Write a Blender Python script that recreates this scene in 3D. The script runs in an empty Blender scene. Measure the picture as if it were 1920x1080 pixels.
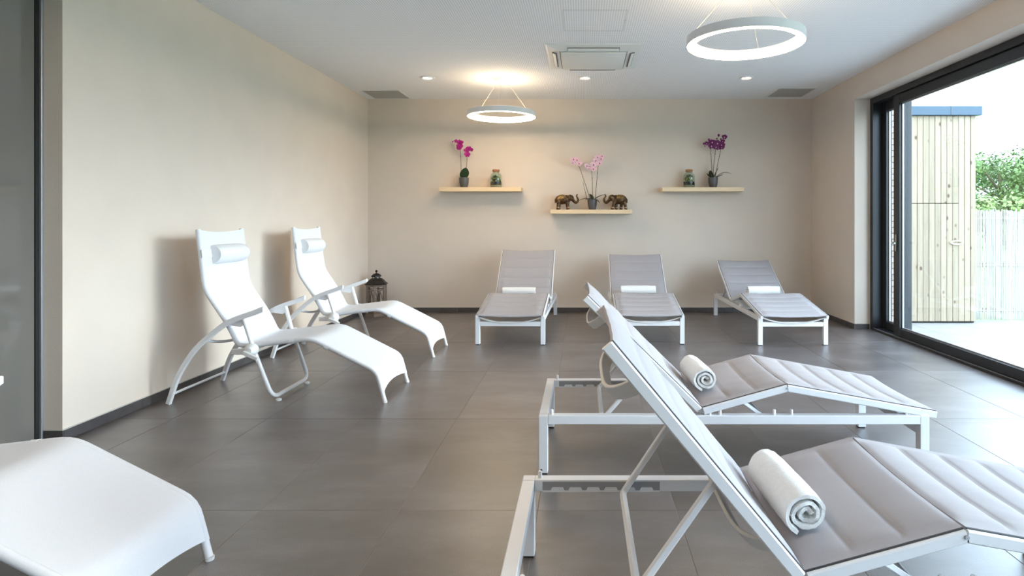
import bpy, bmesh, math, random
from math import sin, cos, pi, sqrt, radians, atan2
from mathutils import Vector, Matrix, noise

random.seed(7)
SC = bpy.context.scene
COL = SC.collection

# ------------------------------------------------------------------ camera, sky, exposure
cam_d = bpy.data.cameras.new('camera')
cam = bpy.data.objects.new('camera', cam_d)
COL.objects.link(cam)
cam.location = (0.0, 0.0, 1.25)
cam.rotation_euler = (radians(90), 0, 0)
cam_d.sensor_width = 36.0
cam_d.lens = 36.0 * 1120 / 1920
cam_d.shift_x = -132 / 1920
cam_d.shift_y = -125 / 1920
cam_d.clip_start = 0.02
cam_d.clip_end = 400
SC.camera = cam

world = bpy.data.worlds.new('sky')
SC.world = world
world.use_nodes = True
bg = world.node_tree.nodes['Background']
bg.inputs['Color'].default_value = (0.66, 0.80, 1.0, 1)
bg.inputs['Strength'].default_value = 4.0

sun_d = bpy.data.lights.new('sun', 'SUN')
sun = bpy.data.objects.new('sun', sun_d)
COL.objects.link(sun)
sun_d.energy = 1.05
sun_d.angle = radians(18)
sun_d.color = (0.93, 0.97, 1.0)
sun.location = (20, -3, 12)
sun.rotation_euler = Vector((-1.0, 0.10, -0.22)).to_track_quat('-Z', 'Y').to_euler()

SC.view_settings.view_transform = 'Standard'
SC.view_settings.look = 'None'
SC.view_settings.gamma = 1.0
SC.view_settings.use_curve_mapping = False
SC.view_settings.exposure = 1.42
LAMP_WARM = (1.0, 0.77, 0.52)
RING_POWER = 15.0
UPLIGHT_POWER = 1.0
SPOT_POWER = 7.0

# ------------------------------------------------------------------ materials
def srgb(r, g, b):
    f = lambda c: (c / 255) / 12.92 if c / 255 <= 0.04045 else (((c / 255) + 0.055) / 1.055) ** 2.4
    return (f(r), f(g), f(b), 1.0)

def new_mat(name):
    m = bpy.data.materials.new(name)
    m.use_nodes = True
    nt = m.node_tree
    return m, nt, nt.nodes['Principled BSDF']

def N(nt, kind, **kw):
    n = nt.nodes.new(kind)
    for k, v in kw.items():
        if k in n.inputs.keys() if isinstance(k, str) else False:
            n.inputs[k].default_value = v
        else:
            setattr(n, k, v)
    return n

def mat(name, col, rough=0.5, metal=0.0, var=0.0, scale=8.0, bump=0.0, bscale=80.0, spec=0.5, stretch=(1, 1, 1), col2=None, coat=0.0, rand=0.0, sheen=0.0):
    m, nt, b = new_mat(name)
    b.inputs['Roughness'].default_value = rough
    b.inputs['Metallic'].default_value = metal
    b.inputs['Specular IOR Level'].default_value = spec
    b.inputs['Base Color'].default_value = col
    if coat:
        b.inputs['Coat Weight'].default_value = coat
        b.inputs['Coat Roughness'].default_value = 0.03
    if sheen:
        b.inputs['Sheen Weight'].default_value = sheen
    L = nt.links.new
    tc = None
    if var or bump or col2 or rand:
        tc = nt.nodes.new('ShaderNodeTexCoord')
        mp = nt.nodes.new('ShaderNodeMapping')
        mp.inputs['Scale'].default_value = stretch
        L(tc.outputs['Object'], mp.inputs['Vector'])
    if var or col2 or rand:
        if col2 is None:
            col2 = tuple(c * (1 - var) for c in col[:3]) + (1,)
        nz = nt.nodes.new('ShaderNodeTexNoise')
        nz.inputs['Scale'].default_value = scale
        nz.inputs['Detail'].default_value = 4
        L(mp.outputs['Vector'], nz.inputs['Vector'])
        rp = nt.nodes.new('ShaderNodeValToRGB')
        rp.color_ramp.elements[0].position = 0.35
        rp.color_ramp.elements[1].position = 0.65
        rp.color_ramp.elements[0].color = col2
        rp.color_ramp.elements[1].color = col
        L(nz.outputs['Fac'], rp.inputs['Fac'])
        out = rp.outputs['Color']
        if rand:
            oi = nt.nodes.new('ShaderNodeObjectInfo')
            mr = nt.nodes.new('ShaderNodeMapRange')
            mr.inputs['To Min'].default_value = 1 - rand
            mr.inputs['To Max'].default_value = 1 + rand
            L(oi.outputs['Random'], mr.inputs['Value'])
            hs = nt.nodes.new('ShaderNodeHueSaturation')
            L(out, hs.inputs['Color'])
            L(mr.outputs['Result'], hs.inputs['Value'])
            out = hs.outputs['Color']
        L(out, b.inputs['Base Color'])
    if bump:
        n2 = nt.nodes.new('ShaderNodeTexNoise')
        n2.inputs['Scale'].default_value = bscale
        n2.inputs['Detail'].default_value = 3
        L(mp.outputs['Vector'], n2.inputs['Vector'])
        bp = nt.nodes.new('ShaderNodeBump')
        bp.inputs['Strength'].default_value = bump
        bp.inputs['Distance'].default_value = 0.004
        L(n2.outputs['Fac'], bp.inputs['Height'])
        L(bp.outputs['Normal'], b.inputs['Normal'])
    return m

def emit(name, col, strength):
    m, nt, b = new_mat(name)
    b.inputs['Base Color'].default_value = (0.9, 0.88, 0.84, 1)
    b.inputs['Emission Color'].default_value = tuple(col) + (1,)
    b.inputs['Emission Strength'].default_value = strength
    return m

def glass_mat(name, tint=(0.93, 0.97, 0.96, 1)):
    m = bpy.data.materials.new(name)
    m.use_nodes = True
    nt = m.node_tree
    nt.nodes.clear()
    out = nt.nodes.new('ShaderNodeOutputMaterial')
    tr = nt.nodes.new('ShaderNodeBsdfTransparent'); tr.inputs['Color'].default_value = tint
    gl = nt.nodes.new('ShaderNodeBsdfGlossy'); gl.inputs['Roughness'].default_value = 0.0
    gl.inputs['Color'].default_value = (1, 1, 1, 1)
    lw = nt.nodes.new('ShaderNodeLayerWeight'); lw.inputs['Blend'].default_value = 0.5
    pw = nt.nodes.new('ShaderNodeMath'); pw.operation = 'POWER'; pw.inputs[1].default_value = 5.0
    ma = nt.nodes.new('ShaderNodeMath'); ma.operation = 'MULTIPLY_ADD'; ma.inputs[1].default_value = 0.92; ma.inputs[2].default_value = 0.035
    nt.links.new(lw.outputs['Facing'], pw.inputs[0]); nt.links.new(pw.outputs['Value'], ma.inputs[0])
    mx = nt.nodes.new('ShaderNodeMixShader')
    nt.links.new(ma.outputs['Value'], mx.inputs['Fac'])
    nt.links.new(tr.outputs['BSDF'], mx.inputs[1])
    nt.links.new(gl.outputs['BSDF'], mx.inputs[2])
    nt.links.new(mx.outputs['Shader'], out.inputs['Surface'])
    return m

def tile_mat(name, c1, c2, c3, rough, random_amt):
    m, nt, b = new_mat(name)
    L = nt.links.new
    geo = nt.nodes.new('ShaderNodeNewGeometry')
    oi = nt.nodes.new('ShaderNodeObjectInfo')
    mul = nt.nodes.new('ShaderNodeVectorMath'); mul.operation = 'MULTIPLY'
    comb = nt.nodes.new('ShaderNodeCombineXYZ')
    for i in range(3):
        L(oi.outputs['Random'], comb.inputs[i])
    mul.inputs[1].default_value = (37, 91, 53)
    L(comb.outputs['Vector'], mul.inputs[0])
    add = nt.nodes.new('ShaderNodeVectorMath'); add.operation = 'ADD'
    L(geo.outputs['Position'], add.inputs[0]); L(mul.outputs['Vector'], add.inputs[1])
    mp = nt.nodes.new('ShaderNodeMapping'); mp.inputs['Scale'].default_value = (0.9, 2.0, 1)
    L(add.outputs['Vector'], mp.inputs['Vector'])
    n1 = nt.nodes.new('ShaderNodeTexNoise'); n1.inputs['Scale'].default_value = 2.2; n1.inputs['Detail'].default_value = 6
    n1.inputs['Roughness'].default_value = 0.62
    L(mp.outputs['Vector'], n1.inputs['Vector'])
    rp = nt.nodes.new('ShaderNodeValToRGB')
    e = rp.color_ramp.elements
    e[0].position = 0.33; e[0].color = c1
    e[1].position = 0.68; e[1].color = c3
    k = rp.color_ramp.elements.new(0.5); k.color = c2
    L(n1.outputs['Fac'], rp.inputs['Fac'])
    # fine speckle of the stone-look glaze
    n2 = nt.nodes.new('ShaderNodeTexNoise'); n2.inputs['Scale'].default_value = 360; n2.inputs['Detail'].default_value = 3
    L(geo.outputs['Position'], n2.inputs['Vector'])
    r2 = nt.nodes.new('ShaderNodeValToRGB')
    r2.color_ramp.elements[0].position = 0.38; r2.color_ramp.elements[0].color = (0.5, 0.5, 0.5, 1)
    r2.color_ramp.elements[1].position = 0.66; r2.color_ramp.elements[1].color = (1.6, 1.6, 1.6, 1)
    L(n2.outputs['Fac'], r2.inputs['Fac'])
    mx = nt.nodes.new('ShaderNodeMix'); mx.data_type = 'RGBA'; mx.blend_type = 'MULTIPLY'
    mx.inputs['Factor'].default_value = 1.0
    L(rp.outputs['Color'], mx.inputs['A']); L(r2.outputs['Color'], mx.inputs['B'])
    hs = nt.nodes.new('ShaderNodeHueSaturation')
    mr = nt.nodes.new('ShaderNodeMapRange')
    mr.inputs['To Min'].default_value = 1 - random_amt; mr.inputs['To Max'].default_value = 1 + random_amt
    L(oi.outputs['Random'], mr.inputs['Value']); L(mr.outputs['Result'], hs.inputs['Value'])
    L(mx.outputs['Result'], hs.inputs['Color'])
    L(hs.outputs['Color'], b.inputs['Base Color'])
    b.inputs['Roughness'].default_value = rough
    b.inputs['Specular IOR Level'].default_value = 1.0
    b.inputs['Coat Weight'].default_value = 0.7
    b.inputs['Coat Roughness'].default_value = 0.42
    b.inputs['Coat IOR'].default_value = 1.7
    bp = nt.nodes.new('ShaderNodeBump'); bp.inputs['Strength'].default_value = 0.04; bp.inputs['Distance'].default_value = 0.002
    L(n2.outputs['Fac'], bp.inputs['Height']); L(bp.outputs['Normal'], b.inputs['Normal'])
    return m

def ceiling_mat():
    m, nt, b = new_mat('perforated_plasterboard')
    L = nt.links.new
    geo = nt.nodes.new('ShaderNodeNewGeometry')
    sc = nt.nodes.new('ShaderNodeVectorMath'); sc.operation = 'MULTIPLY'; sc.inputs[1].default_value = (1 / 0.02, 1 / 0.02, 0)
    L(geo.outputs['Position'], sc.inputs[0])
    fr = nt.nodes.new('ShaderNodeVectorMath'); fr.operation = 'FRACTION'
    L(sc.outputs['Vector'], fr.inputs[0])
    sb = nt.nodes.new('ShaderNodeVectorMath'); sb.operation = 'SUBTRACT'; sb.inputs[1].default_value = (0.5, 0.5, 0)
    L(fr.outputs['Vector'], sb.inputs[0])
    ln = nt.nodes.new('ShaderNodeVectorMath'); ln.operation = 'LENGTH'
    L(sb.outputs['Vector'], ln.inputs[0])
    mr = nt.nodes.new('ShaderNodeMapRange')
    mr.inputs['From Min'].default_value = 0.20; mr.inputs['From Max'].default_value = 0.30
    L(ln.outputs['Value'], mr.inputs['Value'])
    mx = nt.nodes.new('ShaderNodeMix'); mx.data_type = 'RGBA'
    mx.inputs['A'].default_value = (0.58, 0.58, 0.58, 1)
    mx.inputs['B'].default_value = (0.92, 0.92, 0.92, 1)
    L(mr.outputs['Result'], mx.inputs['Factor'])
    L(mx.outputs['Result'], b.inputs['Base Color'])
    b.inputs['Roughness'].default_value = 0.9
    b.inputs['Specular IOR Level'].default_value = 0.2
    return m

def wood_board_mat():
    m, nt, b = new_mat('larch_board')
    L = nt.links.new
    tc = nt.nodes.new('ShaderNodeTexCoord')
    oi = nt.nodes.new('ShaderNodeObjectInfo')
    comb = nt.nodes.new('ShaderNodeCombineXYZ')
    for i in range(3):
        L(oi.outputs['Random'], comb.inputs[i])
    mul = nt.nodes.new('ShaderNodeVectorMath'); mul.operation = 'MULTIPLY'; mul.inputs[1].default_value = (71, 33, 57)
    L(comb.outputs['Vector'], mul.inputs[0])
    add = nt.nodes.new('ShaderNodeVectorMath'); add.operation = 'ADD'
    L(tc.outputs['Object'], add.inputs[0]); L(mul.outputs['Vector'], add.inputs[1])
    mp = nt.nodes.new('ShaderNodeMapping'); mp.inputs['Scale'].default_value = (30, 30, 1.6)
    L(add.outputs['Vector'], mp.inputs['Vector'])
    n1 = nt.nodes.new('ShaderNodeTexNoise'); n1.inputs['Scale'].default_value = 1.5; n1.inputs['Detail'].default_value = 5
    L(mp.outputs['Vector'], n1.inputs['Vector'])
    rp = nt.nodes.new('ShaderNodeValToRGB')
    rp.color_ramp.elements[0].position = 0.3; rp.color_ramp.elements[0].color = srgb(142, 127, 106)
    rp.color_ramp.elements[1].position = 0.7; rp.color_ramp.elements[1].color = srgb(160, 146, 124)
    L(n1.outputs['Fac'], rp.inputs['Fac'])
    mp2 = nt.nodes.new('ShaderNodeMapping'); mp2.inputs['Scale'].default_value = (11.0, 0.01, 7.0)
    L(add.outputs['Vector'], mp2.inputs['Vector'])
    vo = nt.nodes.new('ShaderNodeTexVoronoi'); vo.inputs['Scale'].default_value = 1.0
    L(mp2.outputs['Vector'], vo.inputs['Vector'])
    mr = nt.nodes.new('ShaderNodeMapRange')
    mr.inputs['From Min'].default_value = 0.11; mr.inputs['From Max'].default_value = 0.24
    L(vo.outputs['Distance'], mr.inputs['Value'])
    mx = nt.nodes.new('ShaderNodeMix'); mx.data_type = 'RGBA'
    mx.inputs['A'].default_value = srgb(84, 60, 42)
    L(rp.outputs['Color'], mx.inputs['B'])
    sepc = nt.nodes.new('ShaderNodeSeparateColor')
    L(vo.outputs['Color'], sepc.inputs['Color'])
    gt = nt.nodes.new('ShaderNodeMath'); gt.operation = 'GREATER_THAN'; gt.inputs[1].default_value = 0.42
    L(sepc.outputs['Red'], gt.inputs[0])
    mxm = nt.nodes.new('ShaderNodeMath'); mxm.operation = 'MAXIMUM'
    L(gt.outputs['Value'], mxm.inputs[0]); L(mr.outputs['Result'], mxm.inputs[1])
    L(mxm.outputs['Value'], mx.inputs['Factor'])
    hs = nt.nodes.new('ShaderNodeHueSaturation')
    m2 = nt.nodes.new('ShaderNodeMapRange'); m2.inputs['To Min'].default_value = 0.86; m2.inputs['To Max'].default_value = 1.08
    L(oi.outputs['Random'], m2.inputs['Value']); L(m2.outputs['Result'], hs.inputs['Value'])
    L(mx.outputs['Result'], hs.inputs['Color'])
    L(hs.outputs['Color'], b.inputs['Base Color'])
    b.inputs['Roughness'].default_value = 0.7
    return m

def woven_mat(name, col, rough=0.75, scale=900, bump=0.25):
    """technical textile: fine crossed wave bump"""
    m, nt, b = new_mat(name)
    L = nt.links.new
    tc = nt.nodes.new('ShaderNodeTexCoord')
    b.inputs['Roughness'].default_value = rough
    n = nt.nodes.new('ShaderNodeTexNoise'); n.inputs['Scale'].default_value = scale; n.inputs['Detail'].default_value = 1
    L(tc.outputs['Object'], n.inputs['Vector'])
    rp = nt.nodes.new('ShaderNodeValToRGB')
    rp.color_ramp.elements[0].position = 0.3; rp.color_ramp.elements[0].color = tuple(c * 0.9 for c in col[:3]) + (1,)
    rp.color_ramp.elements[1].position = 0.7; rp.color_ramp.elements[1].color = tuple(min(1, c * 1.06) for c in col[:3]) + (1,)
    L(n.outputs['Fac'], rp.inputs['Fac']); L(rp.outputs['Color'], b.inputs['Base Color'])
    bp = nt.nodes.new('ShaderNodeBump'); bp.inputs['Strength'].default_value = bump; bp.inputs['Distance'].default_value = 0.0008
    L(n.outputs['Fac'], bp.inputs['Height']); L(bp.outputs['Normal'], b.inputs['Normal'])
    return m

M = {
    'wall': mat('wall_paint', srgb(217, 204, 191), 0.85, var=0.03, scale=3, bump=0.25, bscale=160, spec=0.25),
    'ceiling': ceiling_mat(),
    'tile': tile_mat('anthracite_stone_tile', srgb(71, 62, 59), srgb(87, 79, 78), srgb(105, 98, 98), 0.38, 0.14),
    'grout': mat('grout', srgb(150, 142, 134), 0.9),
    'skirt': mat('skirting_tile', srgb(78, 74, 74), 0.4, var=0.25, scale=12),
    'skirt_grout': mat('skirting_joint', srgb(190, 186, 180), 0.9),
    'patio': tile_mat('patio_stone_tile', srgb(132, 131, 130), srgb(142, 141, 140), srgb(152, 151, 150), 0.55, 0.06),
    'patio_grout': mat('patio_joint', srgb(110, 106, 102), 0.9),
    'white': mat('white_powder_coat', srgb(226, 226, 228), 0.35, bump=0.06, bscale=500),
    'white_cap': mat('white_plastic', srgb(226, 226, 226), 0.45),
    'taupe_metal': mat('white_bow_metal', srgb(222, 218, 212), 0.35),
    'grey_sling': woven_mat('grey_padded_textile', srgb(164, 160, 163), 0.8),
    'white_sling': woven_mat('white_mesh_textile', srgb(220, 221, 225), 0.7),
    'pillow': woven_mat('white_pillow_vinyl', srgb(224, 224, 226), 0.55, 500, 0.1),
    'dark_gap': mat('dark_keder_track', srgb(52, 52, 56), 0.6),
    'black_rubber': mat('black_rubber', srgb(24, 24, 24), 0.7),
    'towel': mat('white_terry', srgb(240, 240, 238), 0.95, var=0.05, scale=60, bump=1.0, bscale=330, spec=0.1, sheen=0.4),
    'frame': mat('anthracite_aluminium', srgb(36, 38, 42), 0.38, metal=0.0, spec=0.5),
    'glass': glass_mat('window_glass'),
    'jar_glass': glass_mat('jar_glass', (0.90, 0.95, 0.92, 1)),
    'steel': mat('brushed_steel', srgb(170, 170, 170), 0.25, metal=1.0),
    'slot_shade': mat('painted_slot_shade', srgb(150, 150, 152), 0.5),  # grey that stands in for shade in the slot of the white rail
    'alu': mat('aluminium_profile', srgb(176, 178, 182), 0.35, metal=0.6),
    'dark_glass': mat('grey_lacquered_glass', srgb(108, 104, 99), 0.04, coat=1.0),
    'shelf': mat('birch_veneer', srgb(232, 206, 168), 0.5, var=0.07, scale=10, stretch=(1, 12, 12)),
    'pot': mat('grey_ceramic', srgb(84, 82, 83), 0.4, var=0.1, scale=20),
    'soil': mat('bark_mulch', srgb(60, 44, 34), 0.9, var=0.5, scale=90, bump=0.8, bscale=120),
    'leaf': mat('orchid_leaf', srgb(30, 54, 20), 0.35, var=0.2, scale=20),
    'stem': mat('orchid_stem', srgb(84, 66, 44), 0.5, var=0.3, scale=60),
    'petal_magenta': mat('magenta_petal', srgb(178, 10, 132), 0.6, var=0.25, scale=60),
    'petal_pink': mat('pale_pink_petal', srgb(238, 196, 212), 0.6, var=0.15, scale=60),
    'petal_purple': mat('deep_purple_petal', srgb(112, 10, 92), 0.6, var=0.3, scale=60),
    'petal_heart': mat('orchid_heart', srgb(120, 10, 60), 0.5),
    'petal_heart_pale': mat('orchid_heart_pale', srgb(240, 200, 210), 0.5),
    'cork': mat('cork', srgb(176, 120, 80), 0.85, var=0.3, scale=90),
    'moss': mat('moss', srgb(150, 160, 84), 0.9, var=0.6, scale=70),
    'gravel': mat('gravel', srgb(190, 180, 160), 0.8, var=0.7, scale=90),
    'charcoal': mat('dark_soil', srgb(36, 28, 24), 0.9, var=0.4, scale=90),
    'bronze': mat('antique_bronze', srgb(110, 84, 56), 0.32, metal=0.75, col2=srgb(48, 34, 26), scale=45, bump=0.8, bscale=110),
    'bronze_band': mat('pale_bronze', srgb(196, 160, 124), 0.35, metal=0.7, var=0.3, scale=90),
    'bronze_blanket': mat('gilded_bronze', srgb(176, 146, 92), 0.3, metal=0.8, col2=srgb(70, 50, 34), scale=70, bump=1.0, bscale=140),
    'lantern_wood': mat('weathered_wood', srgb(136, 120, 108), 0.8, var=0.35, scale=25, stretch=(6, 6, 1)),
    'lantern_metal': mat('black_lantern_metal', srgb(40, 36, 34), 0.45, metal=0.5),
    'candle': mat('candle_wax', srgb(238, 232, 216), 0.5),
    'ac_white': mat('air_conditioner_plastic', srgb(226, 228, 224), 0.4),
    'ac_dark': mat('air_outlet', srgb(120, 114, 112), 0.7),
    'vent': mat('perforated_grille', srgb(176, 176, 170), 0.7, var=0.1, scale=200),
    'ring_light': emit('ring_diffuser', LAMP_WARM, RING_POWER),
    'up_light': emit('ring_uplight', LAMP_WARM, UPLIGHT_POWER),
    'spot_light': emit('spot_diffuser', LAMP_WARM, SPOT_POWER),
    'wire': mat('steel_wire', srgb(200, 190, 170), 0.35, metal=0.6),
    'board': wood_board_mat(),
    'blue_metal': mat('blue_grey_flashing', srgb(50, 74, 92), 0.4),
    'shed_dark': mat('cladding_underlay', srgb(44, 40, 36), 0.9),
    'brick': mat('pale_pink_brick', srgb(224, 196, 176), 0.85, var=0.12, scale=30, bump=0.5, bscale=90, rand=0.10),
    'mortar': mat('brick_joint', srgb(92, 84, 78), 0.95),
    'reed': mat('bleached_reed', srgb(196, 192, 182), 0.7, var=0.4, scale=3, stretch=(60, 60, 1)),
    'fence_wood': mat('fence_timber', srgb(190, 174, 148), 0.8, var=0.2),
    'grass': mat('lawn', srgb(112, 140, 66), 0.95, var=0.3, scale=1.5),
    'bark': mat('tree_bark', srgb(92, 76, 60), 0.9, var=0.4, scale=6),
    'foliage': [mat('foliage_%d' % i, c, 0.6, var=0.35, scale=0.9) for i, c in enumerate((srgb(92, 118, 56), srgb(70, 98, 46), srgb(114, 136, 68)))],
}

# ------------------------------------------------------------------ geometry helpers
def obj(name, bm, m, parent=None, smooth=None, loc=None, rot=None):
    me = bpy.data.meshes.new(name)
    bmesh.ops.recalc_face_normals(bm, faces=bm.faces[:])
    bm.to_mesh(me)
    bm.free()
    me.materials.append(m)
    o = bpy.data.objects.new(name, me)
    COL.objects.link(o)
    if smooth is not None:
        me.polygons.foreach_set('use_smooth', [True] * len(me.polygons))
        try:
            me.set_sharp_from_angle(angle=radians(smooth))
        except Exception:
            pass
    if parent is not None:
        o.parent = parent
    if loc is not None:
        o.location = loc
    if rot is not None:
        o.rotation_euler = rot
    return o

def tag(o, label, cat=None, group=None, kind=None):
    if label: o['label'] = label
    if cat: o['category'] = cat
    if group: o['group'] = group
    if kind: o['kind'] = kind
    return o

def empty(name, loc=(0, 0, 0), rotz=0.0):
    o = bpy.data.objects.new(name, None)
    COL.objects.link(o)
    o.location = loc
    o.rotation_euler = (0, 0, rotz)
    o.empty_display_size = 0.1
    return o

def thing(name, label, cat, loc=(0, 0, 0), rotz=0.0, group=None):
    return tag(empty(name, loc, rotz), label, cat, group)

def link_copy(src, parent=None, loc=None, rot=None):
    c = src.copy()
    COL.objects.link(c)
    if parent is not None: c.parent = parent
    if loc is not None: c.location = loc
    if rot is not None: c.rotation_euler = rot
    return c

def bx(bm, x0, x1, y0, y1, z0, z1, bev=0.0, seg=1):
    r = bmesh.ops.create_cube(bm, size=1.0)
    vs = r['verts']
    for v in vs:
        v.co = Vector((x0 + (v.co.x + 0.5) * (x1 - x0), y0 + (v.co.y + 0.5) * (y1 - y0), z0 + (v.co.z + 0.5) * (z1 - z0)))
    if bev > 0:
        es = list({e for v in vs for e in v.link_edges})
        bmesh.ops.bevel(bm, geom=es, offset=bev, segments=seg, affect='EDGES', profile=0.5)

def box(name, x0, x1, y0, y1, z0, z1, m, parent=None, bev=0.0, seg=1):
    bm = bmesh.new()
    bx(bm, x0, x1, y0, y1, z0, z1, bev, seg)
    return obj(name, bm, m, parent)

def circle(r, n=12):
    return [(r * cos(2 * pi * i / n), r * sin(2 * pi * i / n)) for i in range(n)]

def rect(w, h, c=0.0):
    a, b = w / 2, h / 2
    if c <= 0:
        return [(-a, -b), (a, -b), (a, b), (-a, b)]
    return [(-a + c, -b), (a - c, -b), (a, -b + c), (a, b - c), (a - c, b), (-a + c, b), (-a, b - c), (-a, -b + c)]

def sweep(bm, pts, prof, up=(0, 0, 1), caps=True, closed=False, scale=None):
    """sweep a 2-D profile (first axis = side, second = 'up') along a polyline"""
    pts = [Vector(p) for p in pts]
    n = len(pts)
    rings = []
    upv = Vector(up)
    prev = None
    for i in range(n):
        if closed:
            t = (pts[(i + 1) % n] - pts[i - 1]).normalized()
        elif i == 0:
            t = (pts[1] - pts[0]).normalized()
        elif i == n - 1:
            t = (pts[-1] - pts[-2]).normalized()
        else:
            t = ((pts[i + 1] - pts[i]).normalized() + (pts[i] - pts[i - 1]).normalized()).normalized()
        u = upv if prev is None else prev
        side = t.cross(u)
        if side.length < 1e-4:
            side = t.cross(Vector((0, 1, 0)) if abs(t.y) < 0.9 else Vector((1, 0, 0)))
        side.normalize()
        u2 = side.cross(t).normalized()
        prev = u2
        k = 1.0
        if not closed and 0 < i < n - 1:
            d = (pts[i + 1] - pts[i]).normalized().dot((pts[i] - pts[i - 1]).normalized())
            k = 1 / max(0.5, sqrt(max(0.0, (1 + d) / 2)))
        s = scale[i] if scale else 1.0
        rings.append([bm.verts.new(pts[i] + side * (a * s) + u2 * (b * s * k)) for a, b in prof])
    m = len(prof)
    for i in range(n if closed else n - 1):
        A, B = rings[i], rings[(i + 1) % n]
        for j in range(m):
            bm.faces.new((A[j], A[(j + 1) % m], B[(j + 1) % m], B[j]))
    if caps and not closed:
        bm.faces.new(rings[0])
        bm.faces.new(list(reversed(rings[-1])))

def fillet(pts, r, n=5):
    pts = [Vector(p) for p in pts]
    out = [pts[0]]
    for i in range(1, len(pts) - 1):
        ri = r[i] if isinstance(r, (list, tuple)) else r
        a, b, c = pts[i - 1], pts[i], pts[i + 1]
        d1 = (a - b); d2 = (c - b)
        k = min(ri, d1.length * 0.48, d2.length * 0.48)
        p, q = b + d1.normalized() * k, b + d2.normalized() * k
        for j in range(n + 1):
            t = j / n
            out.append((1 - t) ** 2 * p + 2 * t * (1 - t) * b + t * t * q)
    out.append(pts[-1])
    return out

def catmull(pts, n=6):
    P = [Vector(p) for p in pts]
    P = [2 * P[0] - P[1]] + P + [2 * P[-1] - P[-2]]
    out = []
    for i in range(1, len(P) - 2):
        for j in range(n):
            t = j / n
            a, b, c, d = P[i - 1], P[i], P[i + 1], P[i + 2]
            out.append(0.5 * ((2 * b) + (c - a) * t + (2 * a - 5 * b + 4 * c - d) * t * t + (3 * b - 3 * c + d - a) * t ** 3))
    out.append(P[-2])
    return out

def lathe(bm, prof, n=24, cx=0, cy=0, ang0=0.0):
    rings = []
    for r, z in prof:
        if r < 1e-6:
            rings.append([bm.verts.new((cx, cy, z))])
        else:
            rings.append([bm.verts.new((cx + r * cos(ang0 + 2 * pi * i / n), cy + r * sin(ang0 + 2 * pi * i / n), z)) for i in range(n)])
    for A, B in zip(rings, rings[1:]):
        for i in range(n):
            j = (i + 1) % n
            a = [A[0]] if len(A) == 1 else [A[i], A[j]]
            b = [B[0]] if len(B) == 1 else [B[j], B[i]]
            f = a + b
            if len(f) >= 3:
                bm.faces.new(f)

def sheet(bm, f, nu, nv, thick, nrm):
    """double-sided grid; f(u,v)->Vector, nrm(u,v)->direction of thickness (downwards)"""
    T = [[bm.verts.new(f(i / nu, j / nv)) for j in range(nv + 1)] for i in range(nu + 1)]
    B = [[bm.verts.new(f(i / nu, j / nv) + nrm(i / nu, j / nv) * thick) for j in range(nv + 1)] for i in range(nu + 1)]
    for i in range(nu):
        for j in range(nv):
            bm.faces.new((T[i][j], T[i + 1][j], T[i + 1][j + 1], T[i][j + 1]))
            bm.faces.new((B[i][j], B[i][j + 1], B[i + 1][j + 1], B[i + 1][j]))
    for i in range(nu):
        bm.faces.new((T[i][0], B[i][0], B[i + 1][0], T[i + 1][0]))
        bm.faces.new((T[i][nv], T[i + 1][nv], B[i + 1][nv], B[i][nv]))
    for j in range(nv):
        bm.faces.new((T[0][j], T[0][j + 1], B[0][j + 1], B[0][j]))
        bm.faces.new((T[nu][j], B[nu][j], B[nu][j + 1], T[nu][j + 1]))

def ball(bm, c, r, n=12, m=8, rot=None):
    rx, ry, rz = (r, r, r) if isinstance(r, (int, float)) else r
    res = bmesh.ops.create_uvsphere(bm, u_segments=n, v_segments=m, radius=1.0)
    for v in res['verts']:
        p = Vector((v.co.x * rx, v.co.y * ry, v.co.z * rz))
        if rot is not None:
            p = rot @ p
        v.co = p + Vector(c)

# ------------------------------------------------------------------ room shell
XL, XR, YB, YF, H = -2.956, 3.155, 8.235, -2.6, 2.934
XO = 3.53                         # outer face of the right wall
OY0, OY1, OZ = -2.30, 6.925, 2.67  # opening of the sliding window, lengthened out of view to let in more daylight
YP = 3.396                        # where the left wall ends and the glass partition begins
XG = -3.075
TW, TD, GAP = 0.6, 1.2, 0.003
TX0, TY0 = -0.793, 1120 * 1.25 * 0.001845

def structure(o, label, cat):
    return tag(o, label, cat, None, 'structure')

def tile_field(parent, name, m, xs, ys, w, d, xmin, xmax, ymin, ymax, z0, z1):
    """tiles of one grid, cut at the edges of the field"""
    cache = {}
    for x in xs:
        for y in ys:
            a, b = max(x + GAP / 2, xmin), min(x + w - GAP / 2, xmax)
            c, e = max(y + GAP / 2, ymin), min(y + d - GAP / 2, ymax)
            if b - a < 0.01 or e - c < 0.01:
                continue
            key = (round(b - a, 4), round(e - c, 4))
            cx, cy = (a + b) / 2, (c + e) / 2
            if key not in cache:
                bm = bmesh.new()
                bx(bm, -key[0] / 2, key[0] / 2, -key[1] / 2, key[1] / 2, z0, z1, 0.0008)
                cache[key] = obj(name, bm, m, parent, loc=(cx, cy, 0))
            else:
                link_copy(cache[key], parent, (cx, cy, 0))

floor = box('floor', XG - 0.05, XO - 0.1, YF, YB, -0.10, -0.0015, M['grout'])
structure(floor, 'dark grey large-format stone-look floor tiles with fine pale joints', 'floor')
xs = [TX0 + TW * k for k in range(-5, 9)]
ys = [TY0 + TD * k for k in range(-6, 6)]
tile_field(floor, 'floor_tile', M['tile'], xs, ys, TW, TD, XG - 0.03, 3.33, YF + 0.005, YB - 0.002, -0.011, 0.0)

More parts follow.
